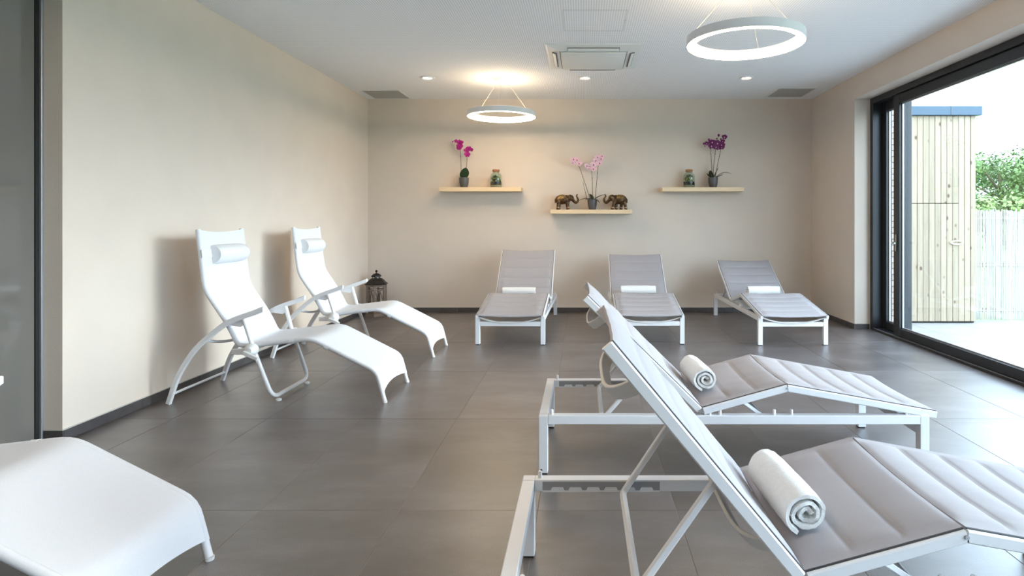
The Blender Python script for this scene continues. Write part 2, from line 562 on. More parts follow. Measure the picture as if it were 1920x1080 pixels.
ceiling = box('ceiling', XG - 0.3, XO, YF - 0.1, YB + 0.2, H, H + 0.15, M['ceiling'])
structure(ceiling, 'white finely perforated acoustic ceiling', 'ceiling')
wall_back = box('wall_back', XL - 0.15, XO, YB, YB + 0.2, -0.1, H, M['wall'])
structure(wall_back, 'beige painted back wall behind the three shelves', 'wall')
wall_left = box('wall_left', XL - 0.15, XL, YP, YB, -0.1, H, M['wall'])
structure(wall_left, 'beige painted left wall behind the two white recliners', 'wall')
bm = bmesh.new()
bx(bm, XR, XO, OY1, YB, -0.1, H)
bx(bm, XR, XO, YF, OY0, -0.1, H)
bx(bm, XR, XO, OY0, OY1, OZ, H)
wall_right = obj('wall_right', bm, M['wall'])
structure(wall_right, 'beige painted right wall around the sliding glass door', 'wall')
wall_front = box('wall_front', XG - 0.3, XO, YF - 0.2, YF, -0.1, H, M['wall'])
structure(wall_front, 'plain beige wall of the near end of the room', 'wall')

def skirting(name, runs, label):
    root = empty(name)
    structure(root, label, 'baseboard')
    for (x0, x1, y0, y1) in runs:
        along_x = (x1 - x0) > (y1 - y0)
        L0, L1 = (x0, x1) if along_x else (y0, y1)
        n = max(1, round((L1 - L0) / 0.6))
        for k in range(n):
            a = L0 + (L1 - L0) * k / n + 0.001
            b = L0 + (L1 - L0) * (k + 1) / n - 0.001
            if along_x: box('skirting_tile', a, b, y0, y1, 0.0005, 0.062, M['skirt'], root, 0.001)
            else: box('skirting_tile', x0, x1, a, b, 0.0005, 0.062, M['skirt'], root, 0.001)
        box('joint_line', x0, x1, y0, y1, 0.0622, 0.0655, M['skirt_grout'], root)
    return root
skirting('baseboard_back', [(XL + 0.012, XR - 0.012, YB - 0.010, YB - 0.0005)], 'dark grey tile skirting along the back wall')
skirting('baseboard_left', [(XL + 0.0005, XL + 0.010, YP + 0.0, YB - 0.012)], 'dark grey tile skirting along the left wall')
skirting('baseboard_right', [(XR - 0.010, XR - 0.0005, OY1, YB - 0.012)], 'dark grey tile skirting along the right wall')
skirting('trim_1', [(XR, 3.325, OY1 - 0.010, OY1 - 0.0005)], 'dark grey tile skirting in the window reveal')
skirting('trim_2', [(XG + 0.02, XL + 0.010, YP - 0.010, YP - 0.0005)], 'dark grey tile skirting at the end of the left wall')

# ------------------------------------------------------------------ sliding window on the right
def window():
    root = empty('window_1', (0, 0, 0))
    structure(root, 'large sliding glass door in a black aluminium frame', 'window')
    F = M['frame']
    box('frame_jamb', 3.335, 3.528, OY1 - 0.06, OY1 - 0.001, 0.0, OZ - 0.001, F, root, 0.003)
    box('frame_jamb', 3.335, 3.528, OY0 + 0.001, OY0 + 0.06, 0.0, OZ - 0.001, F, root, 0.003)
    box('frame_head', 3.335, 3.528, OY0 + 0.06, OY1 - 0.06, OZ - 0.065, OZ - 0.001, F, root, 0.003)
    box('threshold', 3.335, 3.528, OY0 + 0.06, OY1 - 0.06, 0.0, 0.022, F, root, 0.003)
    box('track_line', 3.345, 3.350, OY0 + 0.06, OY1 - 0.06, 0.0221, 0.026, M['alu'], root)
    def panel(name, x0, x1, y0, y1, st):
        p = empty(name); p.parent = root
        zt, zb = OZ - 0.068, 0.026
        box('stile', x0, x1, y1 - st, y1, zb, zt, F, p, 0.003)
        box('stile', x0, x1, y0, y0 + st, zb, zt, F, p, 0.003)
        box('bottom_rail', x0, x1, y0 + st, y1 - st, zb, zb + 0.085, F, p, 0.003)
        box('top_rail', x0, x1, y0 + st, y1 - st, zt - 0.095, zt, F, p, 0.003)
        xm = (x0 + x1) / 2
        g = box('pane', xm + 0.012, xm + 0.018, y0 + st - 0.004, y1 - st + 0.004, zb + 0.08, zt - 0.09, M['glass'], p)
        b2 = bmesh.new()
        for (a, b) in ((zb + 0.085, zb + 0.097), (zt - 0.107, zt - 0.095)):
            bx(b2, xm - 0.005, xm + 0.011, y0 + st, y1 - st, a, b)
        for (a, b) in ((y0 + st, y0 + st + 0.012), (y1 - st - 0.012, y1 - st)):
            bx(b2, xm - 0.005, xm + 0.011, a, b, zb + 0.097, zt - 0.107)
        obj('glazing_bead', b2, M['alu'], p)
        return p
    a = panel('sliding_panel', 3.362, 3.430, 3.40, 6.455, 0.115)
    panel('fixed_panel', 3.446, 3.515, 6.37, 6.862, 0.085)
    panel('fixed_panel', 3.446, 3.515, 0.462, 3.52, 0.115)
    panel('sliding_panel', 3.362, 3.430, -2.238, 0.58, 0.115)  # unseen extra panel, fills the length added for daylight
    b3 = bmesh.new()
    bx(b3, 3.352, 3.3619, 6.385, 6.415, 0.93, 1.11, 0.003)
    sweep(b3, [(3.3525, 6.40, 1.02), (3.315, 6.40, 1.02), (3.31, 6.33, 1.018)], circle(0.009, 10))
    obj('handle', b3, M['steel'], a, 40)
window()

# ------------------------------------------------------------------ dark glass partition on the left
def partition():
    root = empty('door_1')
    structure(root, 'dark grey glass sliding partition with black edge on the left', 'door')
    box('door_panel', XG - 0.012, XG, 0.5, YP - 0.045, 0.012, H - 0.02, M['dark_glass'], root, 0.001)
    box('door_panel', XG - 0.012, XG, YF + 0.02, 0.497, 0.012, H - 0.02, M['dark_glass'], root, 0.001)
    box('edge_seal', XG - 0.03, XG + 0.004, YP - 0.042, YP - 0.018, 0.005, H - 0.005, M['black_rubber'], root)
    box('edge_profile', XG - 0.03, XG + 0.016, YP - 0.017, YP - 0.001, 0.0, H - 0.001, M['alu'], root, 0.002)
    box('floor_track', XG - 0.03, XG + 0.004, YF + 0.02, YP - 0.045, 0.0, 0.010, M['alu'], root)
    box('backing', XG - 0.12, XG - 0.10, YF, YP, 0.0, H, M['shed_dark'], root)
partition()

# ------------------------------------------------------------------ outdoors
lawn = box('lawn', 3.6, 160, -60, 140, -0.16, -0.12, M['grass'])
structure(lawn, 'sunny lawn beyond the terrace', 'ground')
patio = box('patio', 3.535, 12.5, -4.0, 7.58, -0.12, -0.006, M['patio_grout'])
structure(patio, 'pale square-tiled terrace outside the glass door', 'terrace')
pxs = [TX0 + TW * k for k in range(7, 23)]
pys = [TY0 + TD * 0.5 * k for k in range(-10, 10)]
tile_field(patio, 'terrace_tile', M['patio'], pxs, pys, TW, TW, 3.54, 12.5, -4.0, 7.575, -0.016, -0.004)

def shed():
    x0, x1, yf, zt = 3.905, 4.84, 7.35, 2.55
    root = thing('garden_shed', 'pale timber-clad shed with blue-grey roof edge on the terrace', 'shed', (x0, yf, 0))
    w = x1 - x0
    box('carcass', 0.004, w - 0.006, 0.024, 0.2, 0.0, zt, M['shed_dark'], root)
    box('carcass', 0.004, w - 0.006, 0.24, 1.1, 0.0, zt, M['shed_dark'], root)
    pitch = 0.0727
    n = int(w / pitch)
    edge = w - n * pitch
    protos = {}
    def board(x, width, za, zb):
        key = (round(width, 4), round(za, 3), round(zb, 3))
        if key not in protos:
            b = bmesh.new(); bx(b, 0, width, 0, 0.022, za, zb, 0.002)
            protos[key] = obj('cladding_board', b, M['board'], root, loc=(x, random.uniform(0, .003), 0))
        else:
            link_copy(protos[key], root, (x, random.uniform(0, .003), 0))
    if edge > 0.012:
        board(w - edge + 0.003, edge - 0.003, 0.02, zt - 0.004)
    for k in range(n):
        x = w - edge - (k + 1) * pitch
        if k < 2:
            board(x, pitch - 0.005, 0.02, zt - 0.004)
        else:
            board(x, pitch - 0.005, 0.02, 1.468)
            board(x, pitch - 0.005, 1.475, zt - 0.004)
    rf = box('roof_edge', 0.0, w + 0.056, -0.045, 1.15, zt, zt + 0.112, M['blue_metal'], root, 0.004)
    box('roof_edge_joint', 0.60, 0.604, -0.0462, -0.0445, zt + 0.001, zt + 0.111, M['shed_dark'], rf)
    b = bmesh.new()
    pts = [(4.60 - x0 + 0.072 * cos(t), -0.016, 0.99 + 0.022 * sin(t)) for t in [2 * pi * i / 28 for i in range(28)]]
    sweep(b, pts, circle(0.008, 8), up=(0, 1, 0), closed=True)
    for sx in (-0.07, 0.07):
        bx(b, 4.60 - x0 + sx - 0.006, 4.60 - x0 + sx + 0.006, -0.014, 0.003, 0.983, 0.997)
    obj('pale_oval', b, M['candle'], root, 40)  # pale oval ring held on two short stubs
shed()

def brick_pier():
    root = thing('brick_wall', 'pale pink brick wall beside the timber shed, seen through narrow pane', 'wall', (3.535, 7.44, 0))
    root['kind'] = 'structure'
    w = 0.368
    box('mortar', 0.0, w, 0.006, 0.9, 0.0, 2.73, M['mortar'], root)
    protos = {}
    pitch, bh, bw = 0.0735, 0.0635, 0.21
    for r in range(37):
        x = -0.11 if r % 2 else 0.0
        while x < w:
            a, b = max(x, 0.0), min(x + bw, w)
            if b - a > 0.02:
                key = round(b - a, 3)
                if key not in protos:
                    bm_ = bmesh.new(); bx(bm_, 0, key, 0, 0.05, 0, bh, 0.003)
                    protos[key] = obj('brick', bm_, M['brick'], root, loc=(a, random.uniform(-.001, .002), 0.004 + r * pitch))
                else:
                    link_copy(protos[key], root, (a, random.uniform(-.001, .002), 0.004 + r * pitch))
            x += bw + 0.008
brick_pier()

def fence():
    x0, x1, y = 4.86, 12.4, 7.66
    root = thing('reed_fence', 'bleached reed screen fence behind the terrace', 'fence', (x0, y, -0.01))
    b = bmesh.new()
    x = 0.0
    while x < x1 - x0:
        r = random.uniform(0.005, 0.008)
        h = 1.405 + random.uniform(-0.02, 0.02)
        dy = random.uniform(-0.006, 0.006)
        dx = random.uniform(-0.004, 0.004)
        sweep(b, [(x, dy, 0.0), (x + dx, dy + random.uniform(-.004, .004), h)], circle(r, 6))
        x += r * 2 + random.uniform(0.0, 0.003)
    reeds = obj('reeds', b, M['reed'], root, 50)
    reeds['kind'] = 'stuff'
    for z in (0.12, 0.7, 1.3):
        b = bmesh.new()
        sweep(b, [(0, -0.019, z), (x1 - x0, -0.019, z)], circle(0.0025, 6))
        obj('binding_wire', b, M['wire'], root)
        box('fence_rail', 0, x1 - x0, 0.02, 0.045, z - 0.03, z + 0.03, M['fence_wood'], root)
    for k in range(5):
        box('fence_post', k * 1.85, k * 1.85 + 0.08, 0.047, 0.127, -0.1, 1.38, M['fence_wood'], root)
fence()

def tree(loc, h, rad, mi, label, seed):
    rnd = random.Random(seed)
    root = thing('tree', label, 'tree', loc, group='trees beyond the fence')
    b = bmesh.new()
    sweep(b, [(0, 0, 0), (0.1, 0, h * 0.3), (0.0, 0.1, h * 0.75)], circle(0.28, 9), scale=[1, 0.75, 0.3])
    for k in range(5):
        a = k * 1.3 + seed
        sweep(b, [(0.05, 0.03, h * (0.25 + 0.07 * k)), (rad * 0.5 * cos(a), rad * 0.5 * sin(a), h * (0.42 + 0.08 * k))], circle(0.1, 6), scale=[1, 0.4])
    obj('trunk', b, M['bark'], root, 60)
    verts, faces = [], []
    blobs = []
    for k in range(26):
        a = rnd.uniform(0, 2 * pi); rr = rad * sqrt(rnd.random()) * 0.78
        zc = h * rnd.uniform(0.18, 0.86)
        rr *= sqrt(max(0.12, 1 - ((zc / h - 0.45) / 0.55) ** 2))
        blobs.append((Vector((rr * cos(a), rr * sin(a), zc)), rad * rnd.uniform(0.26, 0.42)))
    for c, r in blobs:
        for k in range(300):
            d = Vector((rnd.gauss(0, 1), rnd.gauss(0, 1), rnd.gauss(0, 1))).normalized()
            p = c + d * r * (rnd.random() ** 0.35)
            if p.z < 0.2: continue
            s = rnd.uniform(0.08, 0.16)
            nrm = (d + Vector((rnd.uniform(-.7, .7), rnd.uniform(-.7, .7), rnd.uniform(-.2, .9)))).normalized()
            t = nrm.orthogonal().normalized()
            t = Matrix.Rotation(rnd.uniform(0, 6.28), 3, nrm) @ t
            u = nrm.cross(t)
            i = len(verts)
            verts += [p - t * s, p + u * s * 0.55, p + t * s, p - u * s * 0.55]
            faces.append((i, i + 1, i + 2, i + 3))
    me = bpy.data.meshes.new('crown')
    me.from_pydata(verts, [], faces)
    me.materials.append(M['foliage'][mi])
    o = bpy.data.objects.new('crown', me)
    COL.objects.link(o)
    o.parent = root
    o['kind'] = 'stuff'
for i, (x, y, h, r, mi, lb) in enumerate([
    (26.6, 38.0, 5.9, 3.3, 0, 'bushy green tree just right of the timber shed'),
    (35.5, 48.5, 8.0, 4.2, 1, 'taller dark green tree at the right edge of the glass'),
    (19.0, 38.0, 5.4, 3.2, 1, 'green tree hidden mostly behind the timber shed'),
    (26.0, 48.5, 7.0, 4.0, 1, 'dark green tree standing behind the bushy tree'),
    (21.4, 31.0, 2.6, 2.0, 2, 'low pale green bushy tree right behind the fence'),
    (26.2, 31.0, 3.0, 2.2, 2, 'low pale green bush at the right edge of the glass')]):
    tree((x, y, -0.12), h, r, mi, lb, 11 + i)

# ------------------------------------------------------------------ grey padded sun loungers
LL, LW, RH = 1.93, 0.706, 0.29      # frame length, width, height
PX, PZ = 0.81, 0.322                # hinge between back and seat
KX, KZ = 1.233, 0.438               # knee
EX, EZ = 1.975, 0.305               # foot end
BL = 0.80

def lounger(loc, rotz, back_deg, label):
    root = thing('sun_lounger', label, 'sun lounger', loc, rotz, 'grey padded sun loungers')
    W, hw = M['white'], LW / 2
    t = 0.045
    th = radians(back_deg)
    # legs, rails and end bars
    for lx in (0, LL - t):
        for s in (-1, 1):
            y0 = -hw if s < 0 else hw - t
            lg = box('leg', lx, lx + t, y0, y0 + t, 0.006, RH, W, root, 0.003, 2)
            box('foot_pad', lx + 0.004, lx + t - 0.004, y0 + 0.004, y0 + t - 0.004, 0.0, 0.006, M['black_rubber'], lg)
            b = bmesh.new()
            sweep(b, [(lx + 0.013, y0 - 0.0006 if s < 0 else y0 + t + 0.0006, 0.022), (lx + 0.013, y0 + 0.003 if s < 0 else y0 + t - 0.003, 0.022)], circle(0.0055, 10))
            obj('screw', b, M['black_rubber'], lg)
    for s in (-1, 1):
        y0 = -hw if s < 0 else hw - t
        b = bmesh.new()
        bx(b, t, LL - t, y0, y0 + t, RH - 0.043, RH, 0.003, 2)
        rail = obj('side_rail', b, W, root)
        # notched rack on the inner face of the rail
        yi = y0 + t if s < 0 else y0
        yo = yi + (0.004 if s < 0 else -0.004)
        b = bmesh.new()
        zt, zb, zm = RH - 0.006, RH - 0.0425, RH - 0.026
        def plate(pf):
            va = [b.verts.new((x_, yi, z_)) for x_, z_ in pf]
            vb = [b.verts.new((x_, yo, z_)) for x_, z_ in pf]
            b.faces.new(va); b.faces.new(list(reversed(vb)))
            for i in range(len(pf)):
                j = (i + 1) % len(pf)
                b.faces.new((va[i], vb[i], vb[j], va[j]))
        plate([(0.075, zb), (0.51, zb), (0.51, zb + 0.005), (0.075, zb + 0.005)])
        edges = [0.075] + [0.085 + k * 0.066 for k in range(7)]
        for k in range(7):      # teeth between the notches
            l0 = 0.085 + k * 0.066 + 0.020
            l1 = 0.085 + (k + 1) * 0.066 + 0.006 if k < 6 else 0.51
            if l1 - l0 > 0.014:
                plate([(l0, zb + 0.005), (l1, zb + 0.005), (l1 - 0.006, zm), (l0 + 0.006, zm)])
        obj('notch_rack', b, W, rail)
        b = bmesh.new()
        bx(b, 0.075, 0.51, yi, yi + (0.0012 if s < 0 else -0.0012), zb, zt)
        obj('slot_shade_strip', b, M['slot_shade'], rail)  # flat strip on the rail, its slot shade painted in grey
        for kx in (0.064, 0.85, 0.90, 1.17, 1.256, 1.826):
            b = bmesh.new()
            lathe(b, [(0.0, RH - 0.002), (0.0075, RH - 0.002), (0.0075, RH + 0.022), (0.006, RH + 0.025), (0.0, RH + 0.025)], 12, kx, (y0 + t / 2))
            obj('bumper_post', b, M['white_cap'], rail, 40)
    box('head_bar', 0.0, t, -hw + t, hw - t, RH - 0.043, RH, W, root, 0.003, 2)
    box('foot_bar', LL - t + 0.002, LL - 0.002, -hw + t, hw - t, 0.190, 0.236, W, root, 0.003, 2)
    # the three hinged sling sections
    TX, TZ = PX - BL * cos(th), PZ + BL * sin(th)
    ry = 0.331
    secs = [('back', (PX, PZ), (TX, TZ), 5), ('seat', (PX, PZ), (KX, KZ), 3), ('leg', (KX, KZ), (EX, EZ), 5)]
    for nm, A, B, nch in secs:
        A, B = Vector((A[0], 0, A[1])), Vector((B[0], 0, B[1]))
        d = (B - A).normalized()
        nrm = Vector((-d.z, 0, d.x))
        if nrm.z < 0: nrm = -nrm
        Ls = (B - A).length
        sec = empty(nm + '_section'); sec.parent = root
        for s in (-1, 1):
            b = bmesh.new()
            e0 = A + d * 0.004 + Vector((0, s * ry, 0)); e1 = B - d * (0.004 if nm != 'leg' else 0) + Vector((0, s * ry, 0))
            sweep(b, [e0 - nrm * 0.016, e1 - nrm * 0.016], rect(0.024, 0.034, 0.004), up=nrm)
            obj('sling_rail', b, W, sec)
            b = bmesh.new()
            sweep(b, [e0 + nrm * 0.0015 + Vector((0, -s * 0.004, 0)), e1 + nrm * 0.0015 + Vector((0, -s * 0.004, 0))], rect(0.010, 0.004), up=nrm)
            obj('keder_strip', b, M['dark_gap'], sec)
            b = bmesh.new()
            c = A + Vector((0, s * ry, 0)) - nrm * 0.016
            sweep(b, [c + Vector((0, s * 0.0118, 0)), c + Vector((0, s * 0.0155, 0))], circle(0.006, 12), up=(1, 0, 0))
            obj('hinge_pin', b, M['alu'], sec, 40)
        hwid = ry - 0.004
        def f(u, v, A=A, d=d, nrm=nrm, Ls=Ls, nm=nm, nch=nch):
            y = -hwid + 2 * hwid * v
            vv = 2 * v - 1
            s_ = 0.003 + u * (Ls - 0.006)
            sag = -0.014 * (1 - vv * vv)
            if nm == 'back':
                sag *= 1 - 0.8 * u
                s_ -= 0.016 * (1 - vv * vv) * u ** 6
            edge = min(1.0, max(0.0, (hwid - abs(y) - 0.028) / 0.022))
            edge = edge * edge * (3 - 2 * edge)
            ph = (u * nch) % 1.0
            pad = max(0.0, sin(pi * ph)) ** 0.42
            seam = (0.0115 if nm != 'back' else 0.0095) * pad * edge
            wr = 0.0018 * noise.noise(Vector((s_ * 9 + back_deg, y * 14, nch))) * edge
            p = A + d * s_ + nrm * (0.005 + sag + seam + wr)
            p.y = y
            return p
        b = bmesh.new()
        sheet(b, f, nch * 12, 32, 0.009, lambda u, v, n=nrm: -n)
        obj('padded_sling', b, M['grey_sling'], sec, 60)
        # bowed spreader bars
        bows = {'back': (0.11, 0.66), 'seat': (), 'leg': (0.72,)}[nm]
        for sb in bows:
            b = bmesh.new()
            c = A + d * sb - nrm * 0.026
            depth = (0.092 if sb > 0.3 else 0.062) if nm == 'back' else 0.062
            pts = [c + Vector((0, (ry - 0.012) * k / 10, 0)) - nrm * depth * (1 - abs(k / 10) ** (4.0 if nm == 'back' else 2.2)) for k in range(-10, 11)]
            sweep(b, pts, rect(0.046 if nm == 'back' else 0.022, 0.011, 0.002), up=nrm)
            obj('spreader_bow', b, M['taupe_metal'], sec, 30)
    # back prop: U bar from the back rails into the rack
    P = Vector((PX - 0.353 * cos(th), 0, PZ + 0.353 * sin(th) - 0.034))
    zn = RH - 0.040
    dz = P.z - zn
    dx = sqrt(max(0.01, 0.375 ** 2 - dz * dz))
    xn = P.x - dx
    yb = hw - t - 0.016
    yp = ry - 0.026
    b = bmesh.new()
    sweep(b, fillet([(P.x, -yp, P.z), (xn, -yb, zn), (xn, yb, zn), (P.x, yp, P.z)], 0.018, 4), rect(0.020, 0.020, 0.003), up=(0, 0, 1))
    prop = obj('back_prop', b, W, root, 35)
    for s in (-1, 1):
        b = bmesh.new()
        sweep(b, [(P.x, s * (yp - 0.012), P.z + 0.004), (P.x, s * (yp + 0.014), P.z + 0.004)], circle(0.016, 14))
        obj('prop_pivot', b, M['white_cap'], prop, 40)
    # knee prop
    q = Vector((1.02, 0, 0.345))
    b = bmesh.new()
    sweep(b, fillet([(q.x, -yp, q.z), (1.13, -yb + 0.03, RH - 0.03), (1.13, yb - 0.03, RH - 0.03), (q.x, yp, q.z)], 0.02, 4), rect(0.018, 0.018, 0.003))
    obj('seat_prop', b, W, root, 35)
    for s in (-1, 1):
        b = bmesh.new()
        sweep(b, [(EX - 0.14, s * (ry - 0.002), EZ - 0.012), (EX - 0.11, s * (ry - 0.002), RH - 0.004)], rect(0.012, 0.02, 0.002), up=(1, 0, 0))
        obj('foot_bracket', b, W, root)
    return root

def towel(loc, rotz, label, radius=0.068, length=0.34, seed=0, spin=0.0, squash=1.0):
    """one towel rolled up: a spiral strip, its axis along local y"""
    b = bmesh.new()
    rnd = random.Random(seed)
    turns, th = 2.6, 0.0205
    nA, nL = 150, 14
    r0 = radius - turns * th
    def P(u, v):
        a = u * turns * 2 * pi + spin
        r = r0 + th * u * turns
        wob = 1 + 0.025 * sin(2 * a + seed) + 0.012 * sin(3 * a + 2 * seed)
        y = (v - 0.5) * length
        endoff = 0.006 * sin(a * 0.9 + seed) + 0.004 * sin(a * 2.3 + 1)
        y += endoff * (2 * v - 1)
        r *= wob * (1 - 0.05 * abs(2 * v - 1) ** 4)
        r += 0.0022 * noise.noise(Vector((cos(a) * 4, sin(a) * 4, y * 22 + seed)))
        return Vector((r * cos(a), y, r * sin(a) * squash))
    def nr(u, v):
        a = u * turns * 2 * pi + spin
        return Vector((-cos(a), 0, -sin(a))) * (1 - 0.45 * abs(2 * v - 1) ** 10)
    sheet(b, P, nA, nL, th * 0.93, nr)
    o = obj('rolled_towel', b, M['towel'], None, 50, loc, (0, 0, rotz))
    zmin = min(v.co.z for v in o.data.vertices)
    o.location.z = loc[2] - zmin
    tag(o, label, 'towel', 'rolled white towels')
    return o

lounger((-0.223, 1.908, 0), 0.0, 50.2, 'nearest grey padded lounger with raised back, lower right corner')
lounger((-0.216, 3.302, 0), 0.0, 44.5, 'middle grey padded lounger lying sideways, behind the nearest lounger')
lounger((-0.690, 7.965, 0), radians(-91.2), 44.5, 'grey padded lounger under the left shelf, facing the camera')
lounger((0.683, 7.990, 0), radians(-90.0), 38.5, 'grey padded lounger under the middle shelf, partly hidden by another lounger')
lounger((2.095, 7.940, 0), radians(-89.2), 31.5, 'grey padded lounger with the lowest back, beside the glass door')

towel((0.640, 1.885, 0.345), radians(3), 'rolled white towel on the nearest lounger, largest of all towels', 0.070, 0.33, 1, 0.45)
towel((0.645, 3.335, 0.345), radians(4), 'rolled white towel on the middle sideways lounger', 0.070, 0.33, 2, 0.6)
towel((-0.745, 7.05, 0.366), radians(-91), 'rolled white towel on the lounger under the left shelf', 0.064, 0.38, 3, 0.9, 0.9)
towel((0.66, 7.06, 0.368), radians(-90), 'rolled white towel on the lounger under the middle shelf', 0.068, 0.41, 4, 1.0, 0.95)
towel((2.125, 7.015, 0.366), radians(-89), 'rolled white towel on the lounger beside the glass door', 0.065, 0.38, 5, 0.8)
# ------------------------------------------------------------------ white recliners
RAIL = [(0.182, 1.195), (0.203, 1.011), (0.233, 0.772), (0.395, 0.533), (0.462, 0.392), (0.535, 0.392), (0.966, 0.4415), (1.415, 0.214), (1.470, 0.012)]
RRAD = [0, 0.15, 0.06, 0.10, 0.07, 0.05, 0.055, 0.05, 0]
ARM = [(0.008, 0.004), (0.064, 0.168), (0.121, 0.273), (0.191, 0.373), (0.262, 0.442), (0.340, 0.507), (0.409, 0.555), (0.494, 0.592), (0.593, 0.626), (0.648, 0.648)]

def recliner(loc, rotz, label):
    root = thing('recliner_chair', label, 'recliner', loc, rotz, 'white folding recliners')
    W = M['white']
    ry, ay = 0.262, 0.305
    path2 = fillet([(x, 0, z) for x, z in RAIL], RRAD, 6)
    for s in (-1, 1):
        b = bmesh.new()
        sweep(b, [(p.x, s * ry, p.z) for p in path2], circle(0.0145, 12), up=(0, 1, 0))
        rl = obj('side_rail', b, W, root, 40)
        b = bmesh.new()
        lathe(b, [(0, 0.0), (0.016, 0.0), (0.017, 0.012), (0.0, 0.0125)], 12, RAIL[-1][0] + 0.002, s * ry)
        obj('rubber_foot', b, M['white_cap'], rl, 40)
        for xx, zz in ((0.83, 0.426), (1.07, 0.389)):
            b = bmesh.new()
            sweep(b, [(xx - 0.014, s * ry, zz - 0.0015), (xx + 0.014, s * ry, zz + (0.0015 if xx < 1 else -0.015))], circle(0.0185, 12), up=(0, 1, 0))
            obj('rail_sleeve', b, M['white_cap'], rl, 40)
        # arm running down into the curved rear leg
        arm = catmull([(x, s * ay, z) for x, z in ARM], 4)
        b = bmesh.new()
        sweep(b, arm, rect(0.024, 0.036, 0.006), up=(-0.7, 0, 0.7))
        ar = obj('armrest_leg', b, W, root, 35)
        b = bmesh.new()
        bx(b, ARM[-1][0] - 0.006, ARM[-1][0] + 0.012, s * ay - 0.013, s * ay + 0.013, ARM[-1][1] - 0.014, ARM[-1][1] + 0.018, 0.005, 2)
        obj('arm_cap', b, M['white_cap'], ar, 40)
        # gusset plate between arm and front leg
        b = bmesh.new()
        tri = [(0.400, 0.540), (0.515, 0.592), (0.525, 0.545), (0.49, 0.525)]
        va = [b.verts.new((x, s * (ay - 0.016), z)) for x, z in tri]; vb = [b.verts.new((x, s * (ay - 0.022), z)) for x, z in tri]
        b.faces.new(va); b.faces.new(list(reversed(vb)))
        for i in range(4):
            b.faces.new((va[i], vb[i], vb[(i + 1) % 4], va[(i + 1) % 4]))
        obj('gusset_plate', b, W, ar)
        # clamping hub with lever
        b = bmesh.new()
        hub = []
        for yy, rr in ((0.283, 0.0), (0.283, 0.040), (0.300, 0.043), (0.318, 0.043), (0.330, 0.036), (0.348, 0.022), (0.352, 0.0)):
            hub.append((rr, yy))
        lathe(b, hub, 20)
        for v in b.verts:
            v.co = Vector((0.575 + v.co.x, s * v.co.z, 0.372 + v.co.y))
        obj('clamp_hub', b, M['white_cap'], root, 40)
        b = bmesh.new()
        sweep(b, [(0.545, s * 0.348, 0.362), (0.575, s * 0.358, 0.352), (0.645, s * 0.360, 0.322)], rect(0.030, 0.016, 0.005), up=(0, 1, 0), scale=[1, 1, 0.85])
        obj('clamp_lever', b, M['white_cap'], root, 40)
        b = bmesh.new()
        sweep(b, [(0.425, s * 0.278, 0.352), (0.50, s * 0.280, 0.356), (0.575, s * 0.286, 0.372)], rect(0.014, 0.046, 0.005), up=(0, 0, 1), scale=[0.8, 1, 1])
        obj('seat_bracket', b, W, root, 40)
        b = bmesh.new()
        lathe(b, [(0, 0), (0.019, 0), (0.020, 0.010), (0.012, 0.016), (0, 0.016)], 14, 0.714, s * 0.215)
        obj('leg_glide', b, M['white_cap'], root, 40)
    # front leg loop
    b = bmesh.new()
    pts = fillet([(0.512, -ay + 0.016, 0.584), (0.575, -ay + 0.024, 0.372), (0.700, -ay + 0.035, 0.033), (0.700, ay - 0.035, 0.033), (0.575, ay - 0.024, 0.372), (0.512, ay - 0.016, 0.584)],
                 [0, 0.05, 0.085, 0.085, 0.05, 0], 7)
    sweep(b, pts, circle(0.0145, 12), up=(1, 0, 0))
    obj('front_leg_loop', b, W, root, 40)
    b = bmesh.new()
    sweep(b, [(0.030, -ay + 0.012, 0.068), (0.030, ay - 0.012, 0.068)], circle(0.009, 10))
    obj('rear_stretcher', b, W, root, 40)
    b = bmesh.new()
    sweep(b, [(0.262 + 0.03 * (1 - (k / 8) ** 2), (ay - 0.012) * k / 8, 0.432 - 0.045 * (1 - (k / 8) ** 2)) for k in range(-8, 9)], circle(0.010, 10))
    obj('bowed_stretcher', b, W, root, 40)
    b = bmesh.new()
    sweep(b, [(0.575, -0.284, 0.372), (0.575, 0.284, 0.372)], circle(0.011, 10))
    obj('hub_axle', b, W, root, 40)
    # one-piece sling
    cum = [0.0]
    for a, c in zip(path2, path2[1:]):
        cum.append(cum[-1] + (c - a).length)
    S = cum[-1]
    def at(s):
        s = min(max(s, 0), S)
        for i in range(len(cum) - 1):
            if s <= cum[i + 1]:
                k = (s - cum[i]) / max(1e-9, cum[i + 1] - cum[i])
                p = path2[i].lerp(path2[i + 1], k)
                break
        return p
    def tn(s):
        d = (at(s + 0.012) - at(s - 0.012)).normalized()
        n = Vector((-d.z, 0, d.x))
        return n if n.x > 0 or n.z > 0 else -n
    def nrm_up(s):
        d = (at(s + 0.012) - at(s - 0.012)).normalized()
        return Vector((-d.z, 0, d.x))     # path runs head -> foot, this side faces the sitter
    def f(u, v):
        vv = 2 * v - 1
        prof = 1 - vv * vv
        s0 = 0.004 + 0.018 * prof
        s1 = S - 0.060 - 0.028 * prof
        s = s0 + (s1 - s0) * u
        n = nrm_up(s)
        lift = 0.0155 - 0.020 * prof
        k = max(0.0, (abs(vv) - 0.955) / 0.045)
        p = at(s) + n * (lift - 0.004 * k)
        p.y = vv * (ry + 0.006)
        return p
    def nr(u, v):
        return -nrm_up(0.02 + (S - 0.1) * u)
    b = bmesh.new()
    sheet(b, f, 96, 22, 0.003, nr)
    sl = obj('sling', b, M['white_sling'], root, 60)
